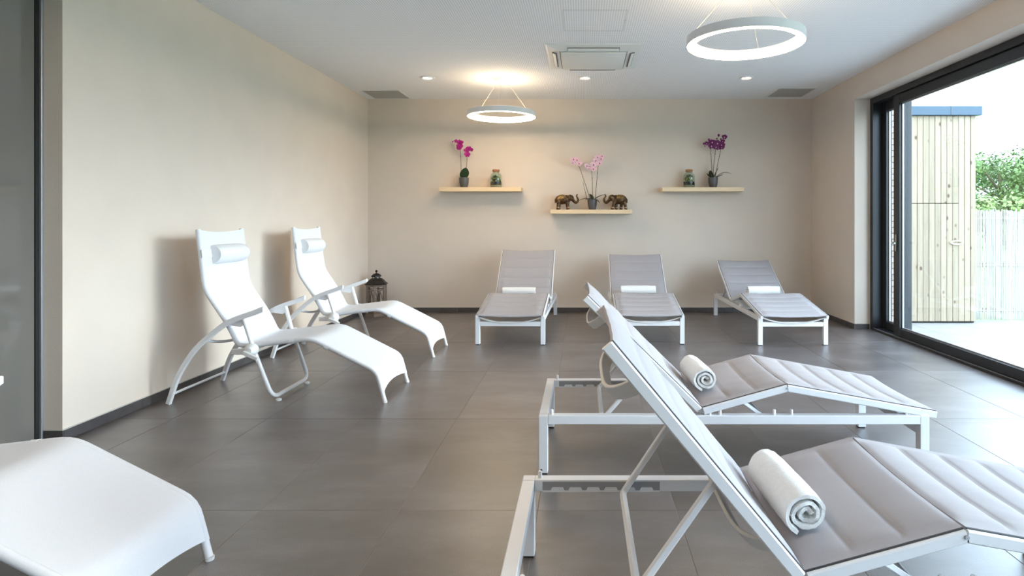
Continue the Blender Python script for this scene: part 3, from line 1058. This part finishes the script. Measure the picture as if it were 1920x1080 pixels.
    for s_ in (-1, 1):
        # hem wrapped round the rail
        b = bmesh.new()
        hp = [at(0.004 + (S - 0.064) * k / 70) for k in range(71)]
        sweep(b, [(p.x, s_ * ry, p.z) for p in hp], circle(0.0168, 12), up=(0, 1, 0))
        obj('hem', b, M['white_sling'], sl, 40)
    # head pillow with strap
    sp = 0.165
    c = at(sp); n = nrm_up(sp); d = (at(sp + 0.02) - at(sp - 0.02)).normalized()
    b = bmesh.new()
    prof = [(-0.070, 0.0)] + [(-0.070 * cos(pi * k / 12), 0.074 * sin(pi * k / 12) + 0.008) for k in range(0, 13)] + [(0.070, 0.0)]
    nl = 12
    rings = []
    for k in range(nl + 1):
        y = -0.150 + 0.37 * k / nl
        base = -0.003
        e = 1 - 0.10 * (abs(2 * k / nl - 1)) ** 10
        rings.append([b.verts.new(c + d * (a * e + 0.018) + n * (base + h * e) + Vector((0, y, 0))) for a, h in prof])
    m_ = len(prof)
    for A, B in zip(rings, rings[1:]):
        for j in range(m_):
            b.faces.new((A[j], A[(j + 1) % m_], B[(j + 1) % m_], B[j]))
    b.faces.new(rings[0]); b.faces.new(list(reversed(rings[-1])))
    pil = obj('head_pillow', b, M['pillow'], root, 50)
    b = bmesh.new()
    def fs(u, v):
        vv = 2 * v - 1
        s = sp - 0.02 + 0.055 * u
        p = at(s) + nrm_up(s) * (0.0185 - 0.018 * (1 - vv * vv))
        p.y = vv * (ry + 0.018)
        return p
    sheet(b, fs, 3, 16, 0.002, lambda u, v: -n)
    obj('pillow_strap', b, M['pillow'], pil, 50)
    return root

recliner((-2.835, 4.385, 0), 0.0, 'white sling recliner by the left wall, nearer of the two whole ones')
recliner((-2.845, 5.765, 0), 0.0, 'white sling recliner by the left wall next to the lantern')
recliner((-2.850, 1.945, 0), 0.0, 'white sling recliner cut off by the lower left corner, footrest in view')

# ------------------------------------------------------------------ shelves and what stands on them
def shelf(x0, x1, ztop, label):
    b = bmesh.new()
    bx(b, 0, x1 - x0, 0, 0.2595, 0, 0.055, 0.0015)
    o = obj('floating_shelf', b, M['shelf'], loc=(x0, YB - 0.26, ztop - 0.055))
    tag(o, label, 'shelf', 'floating birch shelves')
shelf(-1.916, -0.820, 1.706, 'pale wooden floating shelf on the left with magenta orchid')
shelf(-0.428, 0.668, 1.407, 'pale wooden floating shelf in the middle with two elephants')
shelf(1.067, 2.163, 1.706, 'pale wooden floating shelf on the right with dark purple orchid')

def petal_flower(m_petal, m_heart, r):
    """prototype orchid bloom facing local -y: five petals and a lip"""
    b = bmesh.new()
    def petal(ang, ln, wd, cup):
        ca, sa = cos(ang), sin(ang)
        pts = []
        for i in range(6):
            t = i / 5
            w = wd * sin(pi * min(1, 0.10 + 0.86 * t)) ** 0.8
            for sgn in (-1, 0, 1):
                x, z = sgn * w, ln * t
                y = -0.10 * r * (1 if sgn == 0 else 0.3) - cup * t * t
                pts.append(b.verts.new((x * ca + z * sa, y, -x * sa + z * ca)))
        for i in range(5):
            for j in range(2):
                b.faces.new((pts[i * 3 + j], pts[i * 3 + j + 1], pts[i * 3 + 4 + j], pts[i * 3 + 3 + j]))
    petal(0, r * 0.95, r * 0.34, -0.1 * r)
    petal(radians(72), r * 1.05, r * 0.55, 0.12 * r)
    petal(radians(-72), r * 1.05, r * 0.55, 0.12 * r)
    petal(radians(142), r * 0.9, r * 0.32, -0.05 * r)
    petal(radians(-142), r * 0.9, r * 0.32, -0.05 * r)
    me_o = obj('flower', b, m_petal, None, 60)
    b = bmesh.new()
    ball(b, (0, -0.18 * r, -0.12 * r), (0.16 * r, 0.2 * r, 0.22 * r), 8, 6)
    ho = obj('flower_lip', b, m_heart, None, 60)
    return me_o, ho

def leaf_mesh(bm, base, tip, width, droop, fold=0.3):
    base, tip = Vector(base), Vector(tip)
    d = tip - base
    side = d.cross(Vector((0, 0, 1)))
    if side.length < 0.3 * d.length:
        side = Vector((1, 0, 0)) * d.length
    side.normalize()
    up = side.cross(d).normalized()
    rows = []
    n = 8
    for i in range(n + 1):
        t = i / n
        p = base + d * t + Vector((0, 0, 1)) * (droop * 4 * t * (1 - t))
        w = 1.4 * width * (sin(pi * (0.08 + 0.92 * t) ** 0.85)) ** 0.7 if t < 1 else 0.0008
        w = max(w, 0.001)
        rows.append([bm.verts.new(p - side * w + up * w * fold), bm.verts.new(p), bm.verts.new(p + side * w + up * w * fold)])
    low = [[bm.verts.new(v.co - up * 0.0022) for v in r] for r in rows]
    for i in range(n):
        for j in range(2):
            bm.faces.new((rows[i][j], rows[i][j + 1], rows[i + 1][j + 1], rows[i + 1][j]))
            bm.faces.new((low[i][j], low[i + 1][j], low[i + 1][j + 1], low[i][j + 1]))
        bm.faces.new((rows[i][0], rows[i + 1][0], low[i + 1][0], low[i][0]))
        bm.faces.new((rows[i][2], low[i][2], low[i + 1][2], rows[i + 1][2]))
    bm.faces.new((rows[0][0], low[0][0], low[0][1], rows[0][1])); bm.faces.new((rows[0][1], low[0][1], low[0][2], rows[0][2]))

def orchid(loc, label, petal, heart, stems, leaves, flowers, buds, fr, pot_r=0.066, pot_h=0.137):
    """stems: lists of (x, y, z) points above the pot; flowers: (x, y, z, turn)"""
    root = thing('potted_orchid', label, 'orchid', loc, 0, 'orchids on the shelves')
    b = bmesh.new()
    lathe(b, [(0, 0), (pot_r * 0.68, 0), (pot_r * 0.72, 0.004), (pot_r * 0.93, pot_h * 0.5), (pot_r, pot_h * 0.9), (pot_r, pot_h), (pot_r * 0.92, pot_h), (pot_r * 0.90, pot_h * 0.86), (0, pot_h * 0.86)], 28)
    pot = obj('pot', b, M['pot'], root, 40)
    for zz in (0.35, 0.5, 0.65):
        b = bmesh.new()
        rr = pot_r * (0.72 + 0.21 * zz / 0.5) if zz <= 0.5 else pot_r * (0.93 + 0.07 * (zz - 0.5) / 0.4)
        pts = [(rr * cos(2 * pi * k / 28), rr * sin(2 * pi * k / 28), pot_h * zz) for k in range(28)]
        sweep(b, pts, circle(0.0018, 6), closed=True)
        obj('pot_rib', b, M['pot'], pot, 60)
    b = bmesh.new()
    lathe(b, [(0, pot_h * 0.93), (pot_r * 0.5, pot_h * 0.92), (pot_r * 0.895, pot_h * 0.87)], 20)
    for v in b.verts: v.co.z += random.uniform(0, 0.006)
    obj('bark_mulch', b, M['soil'], root, 60)
    for st in stems:
        b = bmesh.new()
        pts = catmull([(x, y, z) for x, y, z in st], 6)
        n = len(pts)
        sweep(b, pts, circle(0.0042, 7), up=(0, 1, 0), scale=[1 - 0.5 * i / n for i in range(n)])
        so = obj('stem', b, M['stem'], root, 60)
        k = int(n * 0.45)
        b = bmesh.new(); ball(b, pts[k], (0.006, 0.006, 0.008), 8, 6)
        obj('stem_node', b, M['stem'], so, 60)
    for lf in leaves:
        b = bmesh.new()
        leaf_mesh(b, *lf)
        obj('leaf', b, M['leaf'], root, 60)
    fo, ho = petal_flower(petal, heart, fr)
    first = True
    for (x, y, z, turn, sc) in flowers:
        if first:
            a, h = fo, ho
            first = False
        else:
            a, h = link_copy(fo), link_copy(ho)
        a.parent = root
        a.location = (x, y, z)
        a.rotation_euler = (random.uniform(-0.35, 0.25), random.uniform(-0.3, 0.3), turn)
        a.scale = (sc, sc, sc)
        h.parent = a
        h.location = (0, 0, 0)
        h.rotation_euler = (0, 0, 0)
    for (x, y, z, r) in buds:
        b = bmesh.new(); ball(b, (x, y, z), (r, r, r * 1.25), 8, 6)
        obj('bud', b, petal, root, 60)

PXM = 8.10 / 1120      # metres per photo pixel at the shelves
ys_ = 8.10
def sx(px): return (px - 1092) * PXM

# left, magenta: two stems, one upright leaf
ox = sx(870)
q = lambda px, py, y=0.0, base=350.5: ((px - 870) * PXM, y, (base - py) * PXM)
orchid((ox, ys_, 1.706), 'magenta orchid with two flower stems on the left shelf', M['petal_magenta'], M['petal_heart'],
       [[q(866.5, 336), q(864.5, 318, .005), q(863.5, 295, .01), q(862, 278), q(858, 264, -.01), q(850, 264, -.02)],
        [q(871.5, 336), q(874, 318), q(875.5, 300), q(877, 285), q(881, 276, -.01), q(886, 279, -.015)]],
       [((0.002, -0.02, 0.125), (0.03, -0.05, 0.27), 0.045, 0.005, 0.15), ((0, 0.02, 0.125), (-0.035, 0.05, 0.17), 0.022, 0.01),
        ((-0.02, -0.01, 0.125), (-0.045, -0.04, 0.155), 0.014, 0.01)],
       [q(862, 266, -.02) + (0.2, 1), q(865, 267, -.03) + (-0.2, 0.95), q(856, 264, -.02) + (0.3, .7), q(863, 274, -.035) + (0.0, 1.1), q(861, 277, -.02) + (0.3, .8),
        q(876, 281, -.03) + (0.1, 1), q(880, 278, -.03) + (-0.3, .95), q(885, 280, -.02) + (-0.5, .7), q(877, 289, -.03) + (0.1, 1)],
       [q(849.5, 264.5, -.02) + (0.009,), q(882.5, 275, -.015) + (0.008,), q(856, 261, -.02) + (0.009,)], 0.043)
# middle, pale pink: three stems, spreading leaves
ox = sx(1110.5)
q = lambda px, py, y=0.0, base=393.0: ((px - 1110.5) * PXM, y, (base - py) * PXM)
orchid((ox, ys_, 1.407), 'pale pink orchid with three flower stems between the elephants', M['petal_pink'], M['petal_heart'],
       [[q(1106, 374), q(1101, 356), q(1094, 335), q(1086, 313), q(1078, 303, -.01), q(1072, 299, -.02)],
        [q(1111, 374), q(1111, 350), q(1110, 330), q(1108, 314, -.01), q(1101, 311, -.02)],
        [q(1116, 374), q(1118, 350), q(1120, 328), q(1122, 308), q(1124, 295, -.01), q(1129, 292, -.02)],
        [q(1101, 374), q(1097, 358), q(1093, 340)]],
       [((-0.01, -0.01, 0.125), (-0.188, -0.03, 0.118), 0.017, 0.028), ((0.01, -0.01, 0.125), (0.172, -0.03, 0.205), 0.020, 0.012),
        ((0.02, -0.03, 0.13), (0.10, -0.06, 0.085), 0.018, 0.02), ((0, 0.03, 0.125), (-0.04, 0.06, 0.22), 0.030, 0.01), ((0.0, -0.03, 0.13), (-0.10, -0.05, 0.125), 0.016, 0.02)],
       [q(1075, 299, -.02) + (0.2, 1), q(1082, 300, -.03) + (0.0, 1), q(1086, 307, -.03) + (-0.1, 1.05), q(1074, 305, -.02) + (0.3, .8),
        q(1100, 311, -.02) + (0.3, .9), q(1113, 309, -.03) + (0.0, 1.1), q(1113, 317, -.03) + (-0.2, 1), q(1104, 316, -.02) + (0.2, .7),
        q(1120, 295, -.03) + (0.1, 1), q(1117, 301, -.03) + (0.2, .95), q(1127, 298, -.03) + (-0.2, 1), q(1124, 306, -.03) + (0, 1.05), q(1129, 293, -.02) + (-0.3, .8)],
       [q(1071, 297, -.02) + (0.007,), q(1132, 291, -.02) + (0.007,), q(1122, 289, -.02) + (0.008,)], 0.042)
# right, deep purple: three stems
ox = sx(1337)
q = lambda px, py, y=0.0, base=350.5: ((px - 1337) * PXM, y, (base - py) * PXM)
orchid((ox, ys_, 1.706), 'dark purple orchid with three flower stems on the right shelf', M['petal_purple'], M['petal_heart_pale'],
       [[q(1335, 333), q(1334.5, 312), q(1333, 290), q(1332, 275), q(1326, 267, -.02), q(1319, 269, -.03)],
        [q(1337, 333), q(1338, 312), q(1340.5, 290), q(1342, 275), q(1344, 262, -.01), q(1347, 254, -.02)],
        [q(1341, 333), q(1344, 315), q(1348, 295), q(1351.5, 278), q(1353, 265), q(1357, 256, -.01)]],
       [((0.005, -0.02, 0.12), (0.065, -0.04, 0.27), 0.036, 0.005, 0.15), ((0.01, -0.01, 0.12), (0.245, -0.03, 0.185), 0.014, 0.045),
        ((-0.01, -0.02, 0.12), (-0.098, -0.05, 0.19), 0.022, -0.01), ((0.01, -0.02, 0.12), (0.12, -0.06, 0.175), 0.022, 0.0), ((-0.01, 0.02, 0.12), (-0.03, 0.05, 0.24), 0.026, 0.0)],
       [q(1334, 266, -.03) + (0.1, 1.15), q(1333, 273, -.03) + (0.1, 1.1), q(1344, 268, -.04) + (0, 1.25), q(1341, 275, -.04) + (0.1, 1.0), q(1352, 271, -.03) + (-0.3, 1.1),
        q(1353, 275, -.02) + (-.4, .9), q(1324, 268, -.03) + (0.5, .8), q(1346, 276, -.02) + (-.1, .9), q(1358, 256, -.02) + (-.6, .95), q(1355, 264, -.02) + (-.8, .8)],
       [q(1319, 268.5, -.03) + (0.014,), q(1321, 273, -.03) + (0.008,), q(1347, 252.5, -.02) + (0.016,), q(1328.5, 261, -.02) + (0.015,), q(1343, 259, -.02) + (0.010,), q(1351, 260, -.02) + (0.012,)], 0.043)

def jar(loc, label, seed):
    rnd = random.Random(seed)
    root = thing('terrarium_jar', label, 'jar', loc, 0, 'corked terrarium jars')
    R = 0.079
    prof = [(0, 0.003), (R * 0.9, 0.003), (R, 0.012), (R, 0.155), (R * 0.93, 0.178), (R * 0.62, 0.200), (R * 0.58, 0.212), (R * 0.62, 0.222)]
    b = bmesh.new()
    lathe(b, prof + [(r - 0.003, z + (0.003 if i == len(prof) - 1 else 0.0)) for i, (r, z) in reversed(list(enumerate(prof[1:])))] , 28)
    obj('glass_body', b, M['jar_glass'], root, 50)
    b = bmesh.new()
    lathe(b, [(0, 0.208), (R * 0.52, 0.208), (R * 0.56, 0.223), (R * 0.63, 0.2255), (R * 0.63, 0.243), (R * 0.58, 0.246), (0, 0.246)], 22)
    obj('cork_stopper', b, M['cork'], root, 40)
    b = bmesh.new()
    lathe(b, [(0, 0.006), (R * 0.88, 0.006), (R * 0.94, 0.014), (R * 0.94, 0.034), (0, 0.036)], 22)
    obj('gravel_layer', b, M['gravel'], root, 40)
    b = bmesh.new()
    lathe(b, [(0, 0.036), (R * 0.94, 0.0345), (R * 0.94, 0.080), (0, 0.084)], 22)
    obj('soil_layer', b, M['charcoal'], root, 40)
    for k in range(44):
        b = bmesh.new()
        a = rnd.uniform(0, 2 * pi); rr = R * 0.70 * sqrt(rnd.random()); z = rnd.uniform(0.085, 0.170)
        rr *= 1 - max(0, (z - 0.14) / 0.08)
        ball(b, (rr * cos(a), rr * sin(a), z), (rnd.uniform(.010, .019), rnd.uniform(.010, .019), rnd.uniform(.008, .016)), 8, 6)
        for v in b.verts: v.co += Vector((rnd.uniform(-1, 1), rnd.uniform(-1, 1), rnd.uniform(-1, 1))) * 0.002
        obj('plant_tuft', b, M['moss'] if k % 3 else M['leaf'], root, 60)
jar((sx(930), 8.10, 1.706), 'corked glass terrarium jar beside the magenta orchid', 3)
jar((sx(1292), 8.10, 1.706), 'corked glass terrarium jar beside the dark purple orchid', 5)

def elephant(loc, mirror, label, legx):
    root = thing('elephant_figurine', label, 'figurine', loc, 0, 'bronze elephants')
    b = bmesh.new()
    k = -1 if mirror else 1
    ball(b, (-0.050, 0, 0.135), (0.088, 0.056, 0.064), 20, 14)
    ball(b, (-0.085, 0, 0.132), (0.062, 0.052, 0.062), 16, 12)
    ball(b, (0.005, 0, 0.140), (0.055, 0.050, 0.058), 16, 12)
    ball(b, (0.062, 0, 0.158), (0.044, 0.038, 0.042), 16, 12)
    ball(b, (0.052, 0, 0.182), (0.026, 0.028, 0.022), 12, 10)
    tr = catmull([(0.075, 0, 0.150), (0.102, 0, 0.118), (0.128, 0, 0.096), (0.153, 0, 0.104), (0.164, 0, 0.132), (0.154, 0, 0.160), (0.143, 0, 0.178), (0.146, 0, 0.196), (0.158, 0, 0.208)], 5)
    n = len(tr)
    sweep(b, tr, circle(0.024, 12), up=(0, 1, 0), scale=[1.05 - 0.72 * (i / n) ** 0.7 for i in range(n)])
    for s in (-1, 1):
        ball(b, (0.048, s * 0.040, 0.148), (0.030, 0.010, 0.042), 12, 10, Matrix.Rotation(s * 0.35, 3, 'Z') @ Matrix.Rotation(0.3, 3, 'Y'))
        sweep(b, catmull([(0.085, s * 0.022, 0.135), (0.105, s * 0.027, 0.118), (0.122, s * 0.026, 0.122)], 4), circle(0.006, 8), up=(0, 1, 0), scale=[1 - 0.06 * i for i in range(9)])
    for (lx, s, tx) in legx:
        sweep(b, catmull([(tx, s * 0.030, 0.125), ((lx + tx) / 2, s * 0.032, 0.065), (lx, s * 0.033, 0.018), (lx + 0.002, s * 0.033, 0.0)], 4), circle(0.024, 12), up=(0, 1, 0), scale=[1.12, 1.1, 1.05, 1.0, .95, .9, .86, .84, .84, .86, .9, .96, 1.0])
    sweep(b, catmull([(-0.135, 0, 0.16), (-0.150, 0, 0.13), (-0.146, 0, 0.085)], 4), circle(0.006, 8), up=(0, 1, 0))
    if mirror:
        for v in b.verts: v.co.x *= -1
    body = obj('body', b, M['bronze'], root)
    rm = body.modifiers.new('remesh', 'REMESH'); rm.mode = 'VOXEL'; rm.voxel_size = 0.0038; rm.use_smooth_shade = True
    sm = body.modifiers.new('smooth', 'SMOOTH'); sm.factor = 0.5; sm.iterations = 4
    # decorated saddle blanket hugging the back
    b = bmesh.new()
    def f(u, v):
        x = -0.110 + 0.105 * u
        a = radians(-78 + 156 * v)
        cxx, rz, ryy = -0.050, 0.0655, 0.0575
        kx = sqrt(max(0.15, 1 - ((x - cxx) / 0.095) ** 2))
        return Vector((x * k, ryy * kx * sin(a) * 1.05, 0.136 + rz * kx * cos(a) * 1.05))
    sheet(b, f, 10, 18, 0.004, lambda u, v: Vector((0, -sin(radians(-78 + 156 * v)), -cos(radians(-78 + 156 * v)))))
    obj('saddle_blanket', b, M['bronze_blanket'], root, 60)
    for (lx, s, tx) in legx:
        b = bmesh.new()
        lathe(b, [(0.021, 0.020), (0.0255, 0.021), (0.0262, 0.027), (0.0255, 0.033), (0.020, 0.034)], 16, (lx + 0.001) * k, s * 0.033)
        obj('ankle_band', b, M['bronze_band'], root, 60)
elephant((sx(1060) + 0.01, 8.10, 1.4095), False, 'bronze elephant figurine on the left of the pink orchid, trunk raised', [(0.030, -1, 0.012), (0.022, 1, 0.010), (-0.110, -1, -0.098), (-0.100, 1, -0.09)])
elephant((sx(1156) - 0.005, 8.10, 1.4095), True, 'bronze elephant figurine on the right of the pink orchid, striding', [(0.052, -1, 0.018), (-0.008, 1, 0.004), (-0.130, -1, -0.105), (-0.068, 1, -0.08)])

# ------------------------------------------------------------------ lantern in the corner
def lantern(loc):
    root = thing('candle_lantern', 'weathered wooden candle lantern with black metal roof in the corner', 'lantern', loc, radians(8))
    R, n = 0.135, 6
    a0 = radians(30)
    WD, MT = M['lantern_wood'], M['lantern_metal']
    b = bmesh.new(); lathe(b, [(0, 0.0), (R * 1.05, 0.0), (R * 1.05, 0.035), (R * 0.98, 0.045), (0, 0.045)], 6, ang0=a0); obj('base', b, WD, root)
    b = bmesh.new(); lathe(b, [(0, 0.385), (R * 1.0, 0.385), (R * 1.04, 0.395), (R * 1.04, 0.415), (0, 0.415)], 6, ang0=a0); obj('top_plate', b, WD, root)
    for k in range(6):
        a = a0 + k * pi / 3
        x, y = R * 0.92 * cos(a), R * 0.92 * sin(a)
        b = bmesh.new()
        sweep(b, [(x, y, 0.045), (x, y, 0.385)], rect(0.026, 0.026, 0.003), up=(cos(a), sin(a), 0))
        obj('post', b, WD, root)
        am = a + pi / 6
        ap = R * 0.92 * cos(pi / 6)
        t = Vector((-sin(am), cos(am), 0)); c = Vector((ap * cos(am), ap * sin(am), 0))
        b = bmesh.new()
        pts = [c + t * (0.040 * cos(q_)) + Vector((0, 0, 0.205 + 0.125 * sin(q_))) for q_ in [2 * pi * i / 24 for i in range(24)]]
        sweep(b, pts, rect(0.010, 0.010), up=(cos(am), sin(am), 0), closed=True)
        obj('oval_tracery', b, WD, root, 40)
        b = bmesh.new()
        sweep(b, [c - t * 0.05 + Vector((0, 0, 0.345)), c + t * 0.05 + Vector((0, 0, 0.345))], rect(0.010, 0.012))
        sweep(b, [c - t * 0.05 + Vector((0, 0, 0.062)), c + t * 0.05 + Vector((0, 0, 0.062))], rect(0.010, 0.012))
        obj('cross_rail', b, WD, root)
    b = bmesh.new(); lathe(b, [(0, 0.415), (R * 1.16, 0.415), (R * 1.17, 0.421), (R * 0.98, 0.440), (R * 0.78, 0.468), (R * 0.58, 0.490), (R * 0.50, 0.496), (0, 0.496)], 6, ang0=a0)
    roof = obj('roof', b, MT, root)
    b = bmesh.new(); lathe(b, [(0, 0.496), (R * 0.42, 0.496), (R * 0.42, 0.516), (R * 0.52, 0.518), (R * 0.50, 0.530), (R * 0.30, 0.552), (R * 0.10, 0.562), (0.006, 0.566), (0.006, 0.576), (0, 0.576)], 6, ang0=a0)
    obj('cupola', b, MT, roof)
    b = bmesh.new(); ball(b, (0, 0, 0.589), 0.016, 14, 10); obj('finial', b, MT, roof, 60)
    for k in range(6):
        a = a0 + k * pi / 3 + pi / 6
        b = bmesh.new(); ball(b, (R * 0.40 * cos(a), R * 0.40 * sin(a), 0.506), (0.013, 0.013, 0.006), 8, 6); obj('vent_hole', b, M['candle'], roof, 60)
    b = bmesh.new(); lathe(b, [(0, 0.045), (0.042, 0.045), (0.042, 0.150), (0.036, 0.155), (0, 0.152)], 18)
    can = obj('candle', b, M['candle'], root, 40)
    b = bmesh.new(); sweep(b, [(0, 0, 0.151), (0.002, 0, 0.165)], circle(0.0015, 6)); obj('wick', b, M['black_rubber'], can)
    b = bmesh.new()
    ball(b, (-R * 0.92 * sin(a0) - 0.012, -R * 0.92 * cos(a0) - 0.012, 0.19), 0.010, 10, 8)
    obj('door_knob', b, MT, root, 60)
lantern((-2.735, 7.93, 0))

# ------------------------------------------------------------------ ceiling fittings
def pendant(loc, label, rot):
    root = thing('pendant_lamp', label, 'lamp', (loc[0], loc[1], H), rot, 'ring pendant lamps')
    R, th = 0.402, 0.052
    zb, zt = 2.482 - H, 2.542 - H
    b = bmesh.new()
    n = 96
    prof = [(R - 0.004, zb + 0.001), (R, zb + 0.004), (R, zt), (R - th, zt), (R - th, zt - 0.006), (R - 0.004, zt - 0.006)]
    rings = [[b.verts.new((r * cos(2 * pi * i / n), r * sin(2 * pi * i / n), z)) for i in range(n)] for r, z in prof]
    for k in range(len(prof)):
        A, B = rings[k], rings[(k + 1) % len(prof)]
        for i in range(n):
            b.faces.new((A[i], A[(i + 1) % n], B[(i + 1) % n], B[i]))
    obj('ring_body', b, M['white'], root, 40)
    b = bmesh.new()
    prof = [(R - 0.0045, zb), (R - 0.0045, zt - 0.0065), (R - th, zt - 0.0065), (R - th, zb + 0.003), (R - th + 0.003, zb)]
    rings = [[b.verts.new((r * cos(2 * pi * i / n), r * sin(2 * pi * i / n), z)) for i in range(n)] for r, z in prof]
    for k in range(len(prof)):
        A, B = rings[k], rings[(k + 1) % len(prof)]
        for i in range(n):
            b.faces.new((A[i], A[(i + 1) % n], B[(i + 1) % n], B[i]))
    obj('diffuser', b, M['ring_light'], root, 40)
    b = bmesh.new()
    rings = [[b.verts.new((r * cos(2 * pi * i / n), r * sin(2 * pi * i / n), z)) for i in range(n)] for r, z in ((R - 0.006, zt + 0.0004), (R - 0.006, zt + 0.002), (R - th + 0.002, zt + 0.002), (R - th + 0.002, zt + 0.0004))]
    for k in range(4):
        A, B = rings[k], rings[(k + 1) % 4]
        for i in range(n):
            b.faces.new((A[i], A[(i + 1) % n], B[(i + 1) % n], B[i]))
    obj('upper_diffuser', b, M['up_light'], root, 40)
    b = bmesh.new()
    lathe(b, [(0, 0.0), (0.098, 0.0), (0.098, -0.036), (0.094, -0.040), (0, -0.040)], 32)
    obj('canopy', b, M['white'], root, 40)
    for k in range(3):
        a = radians(20) + k * 2 * pi / 3
        b = bmesh.new()
        sweep(b, [(0.07 * cos(a), 0.07 * sin(a), -0.039), ((R - 0.02) * cos(a), (R - 0.02) * sin(a), zt)], circle(0.0013, 6))
        obj('suspension_wire', b, M['wire'], root)
pendant((-0.955, 7.06, 0), 'warm lit white ring pendant lamp above the left shelf', radians(10))
pendant((1.135, 4.17, 0), 'large lit white ring pendant lamp near the glass door', radians(40))
pendant((-0.955, 1.28, 0), 'added out-of-view ring pendant lamp lighting the near end of the room', radians(10))  # third ring is unseen, added to light the near recliner and left wall

def spotlight(x, y, label):
    root = thing('ceiling_spotlight', label, 'spotlight', (x, y, H), 0, 'recessed ceiling spotlights')
    b = bmesh.new()
    lathe(b, [(0.053, -0.006), (0.070, -0.014), (0.085, -0.010), (0.086, 0.0), (0.051, 0.0), (0.051, -0.004), (0.053, -0.006)], 28)
    obj('trim_ring', b, M['white'], root, 40)
    b = bmesh.new()
    lathe(b, [(0, -0.003), (0.050, -0.003), (0.050, 0.0), (0, 0.0)], 24)
    obj('lens', b, M['spot_light'], root, 40)
spotlight(-1.815, 7.0, 'small round recessed ceiling spotlight on the left')
spotlight(0.031, 7.0, 'small round recessed ceiling spotlight below the air conditioner')
spotlight(1.922, 7.0, 'small round recessed ceiling spotlight on the right, near the vent')

def aircon():
    root = thing('air_conditioner', 'white four-way cassette air conditioner in the ceiling', 'air conditioner', (0.108, 6.12, H))
    A = M['ac_white']
    hw = 0.46
    b = bmesh.new()
    # frame made of four mitred strips sloping towards the middle
    o = [(-hw, -hw, 0), (hw, -hw, 0), (hw, hw, 0), (-hw, hw, 0)]
    def ring(s, z): return [b.verts.new((sx_ * s, sy_ * s, z)) for sx_, sy_ in ((-1, -1), (1, -1), (1, 1), (-1, 1))]
    R0, R1, R2, R3 = ring(hw, 0.0), ring(hw, -0.008), ring(hw - 0.012, -0.012), ring(0.33, -0.036)
    R4 = ring(0.33, 0.0)
    for P_, Q_ in ((R0, R1), (R1, R2), (R2, R3), (R3, R4)):
        for i in range(4):
            b.faces.new((P_[i], P_[(i + 1) % 4], Q_[(i + 1) % 4], Q_[i]))
    obj('frame', b, A, root)
    b = bmesh.new()
    bx(b, -0.315, 0.315, -0.315, 0.315, -0.052, -0.038, 0.006, 2)
    obj('intake_panel', b, A, root, 40)
    b = bmesh.new(); bx(b, -0.325, 0.325, -0.325, 0.325, -0.036, -0.001)
    obj('intake_shadow_gap', b, M['ac_white'], root)
    for k in range(4):
        rot = k * pi / 2
        b = bmesh.new()
        bx(b, -0.25, 0.25, -0.405, -0.362, -0.0295, -0.012)
        for v in b.verts: v.co.z -= (0.02 if v.co.y > -0.38 else 0.0) * 0.55
        s_ = obj('air_outlet', b, M['ac_dark'], root, rot=(0, 0, rot))
        b = bmesh.new()
        sweep(b, [(-0.245, -0.386, -0.037), (0.245, -0.386, -0.037)], rect(0.036, 0.005, 0.002), up=(0, 0.45, 0.89))
        obj('louvre', b, A, root, rot=(0, 0, rot))
aircon()

def vent(x0, x1, y0, y1, label):
    root = thing('ceiling_vent', label, 'vent', ((x0 + x1) / 2, (y0 + y1) / 2, H), 0, 'ceiling vents in the far corners')
    w, d = (x1 - x0) / 2, (y1 - y0) / 2
    t = 0.014
    for (a, b_, c, e) in ((-w, w, -d, -d + t), (-w, w, d - t, d), (-w, -w + t, -d + t, d - t), (w - t, w, -d + t, d - t)):
        box('edge_trim', a, b_, c, e, -0.012, -0.0005, M['ac_white'], root)
    box('grille', -w + t, w - t, -d + t, d - t, -0.008, -0.0005, M['vent'], root)
vent(-2.843, -2.345, 7.636, 8.165, 'square grey ceiling vent in the far left corner')
vent(2.468, 2.957, 7.51, 8.06, 'square grey ceiling vent in the far right corner')

# access hatch: a fine frame line in the ceiling beside the air conditioner
hatch = thing('ceiling_hatch', 'flush access hatch outlined in the ceiling in front of the air conditioner', 'hatch', (0.10, 5.02, H))
for (a, b_, c, e) in ((-0.26, 0.26, -0.26, -0.2585), (-0.26, 0.26, 0.2585, 0.26), (-0.26, -0.2585, -0.2585, 0.2585), (0.2585, 0.26, -0.2585, 0.2585)):
    box('hatch_edge', a, b_, c, e, -0.0012, -0.0001, M['ac_dark'], hatch)
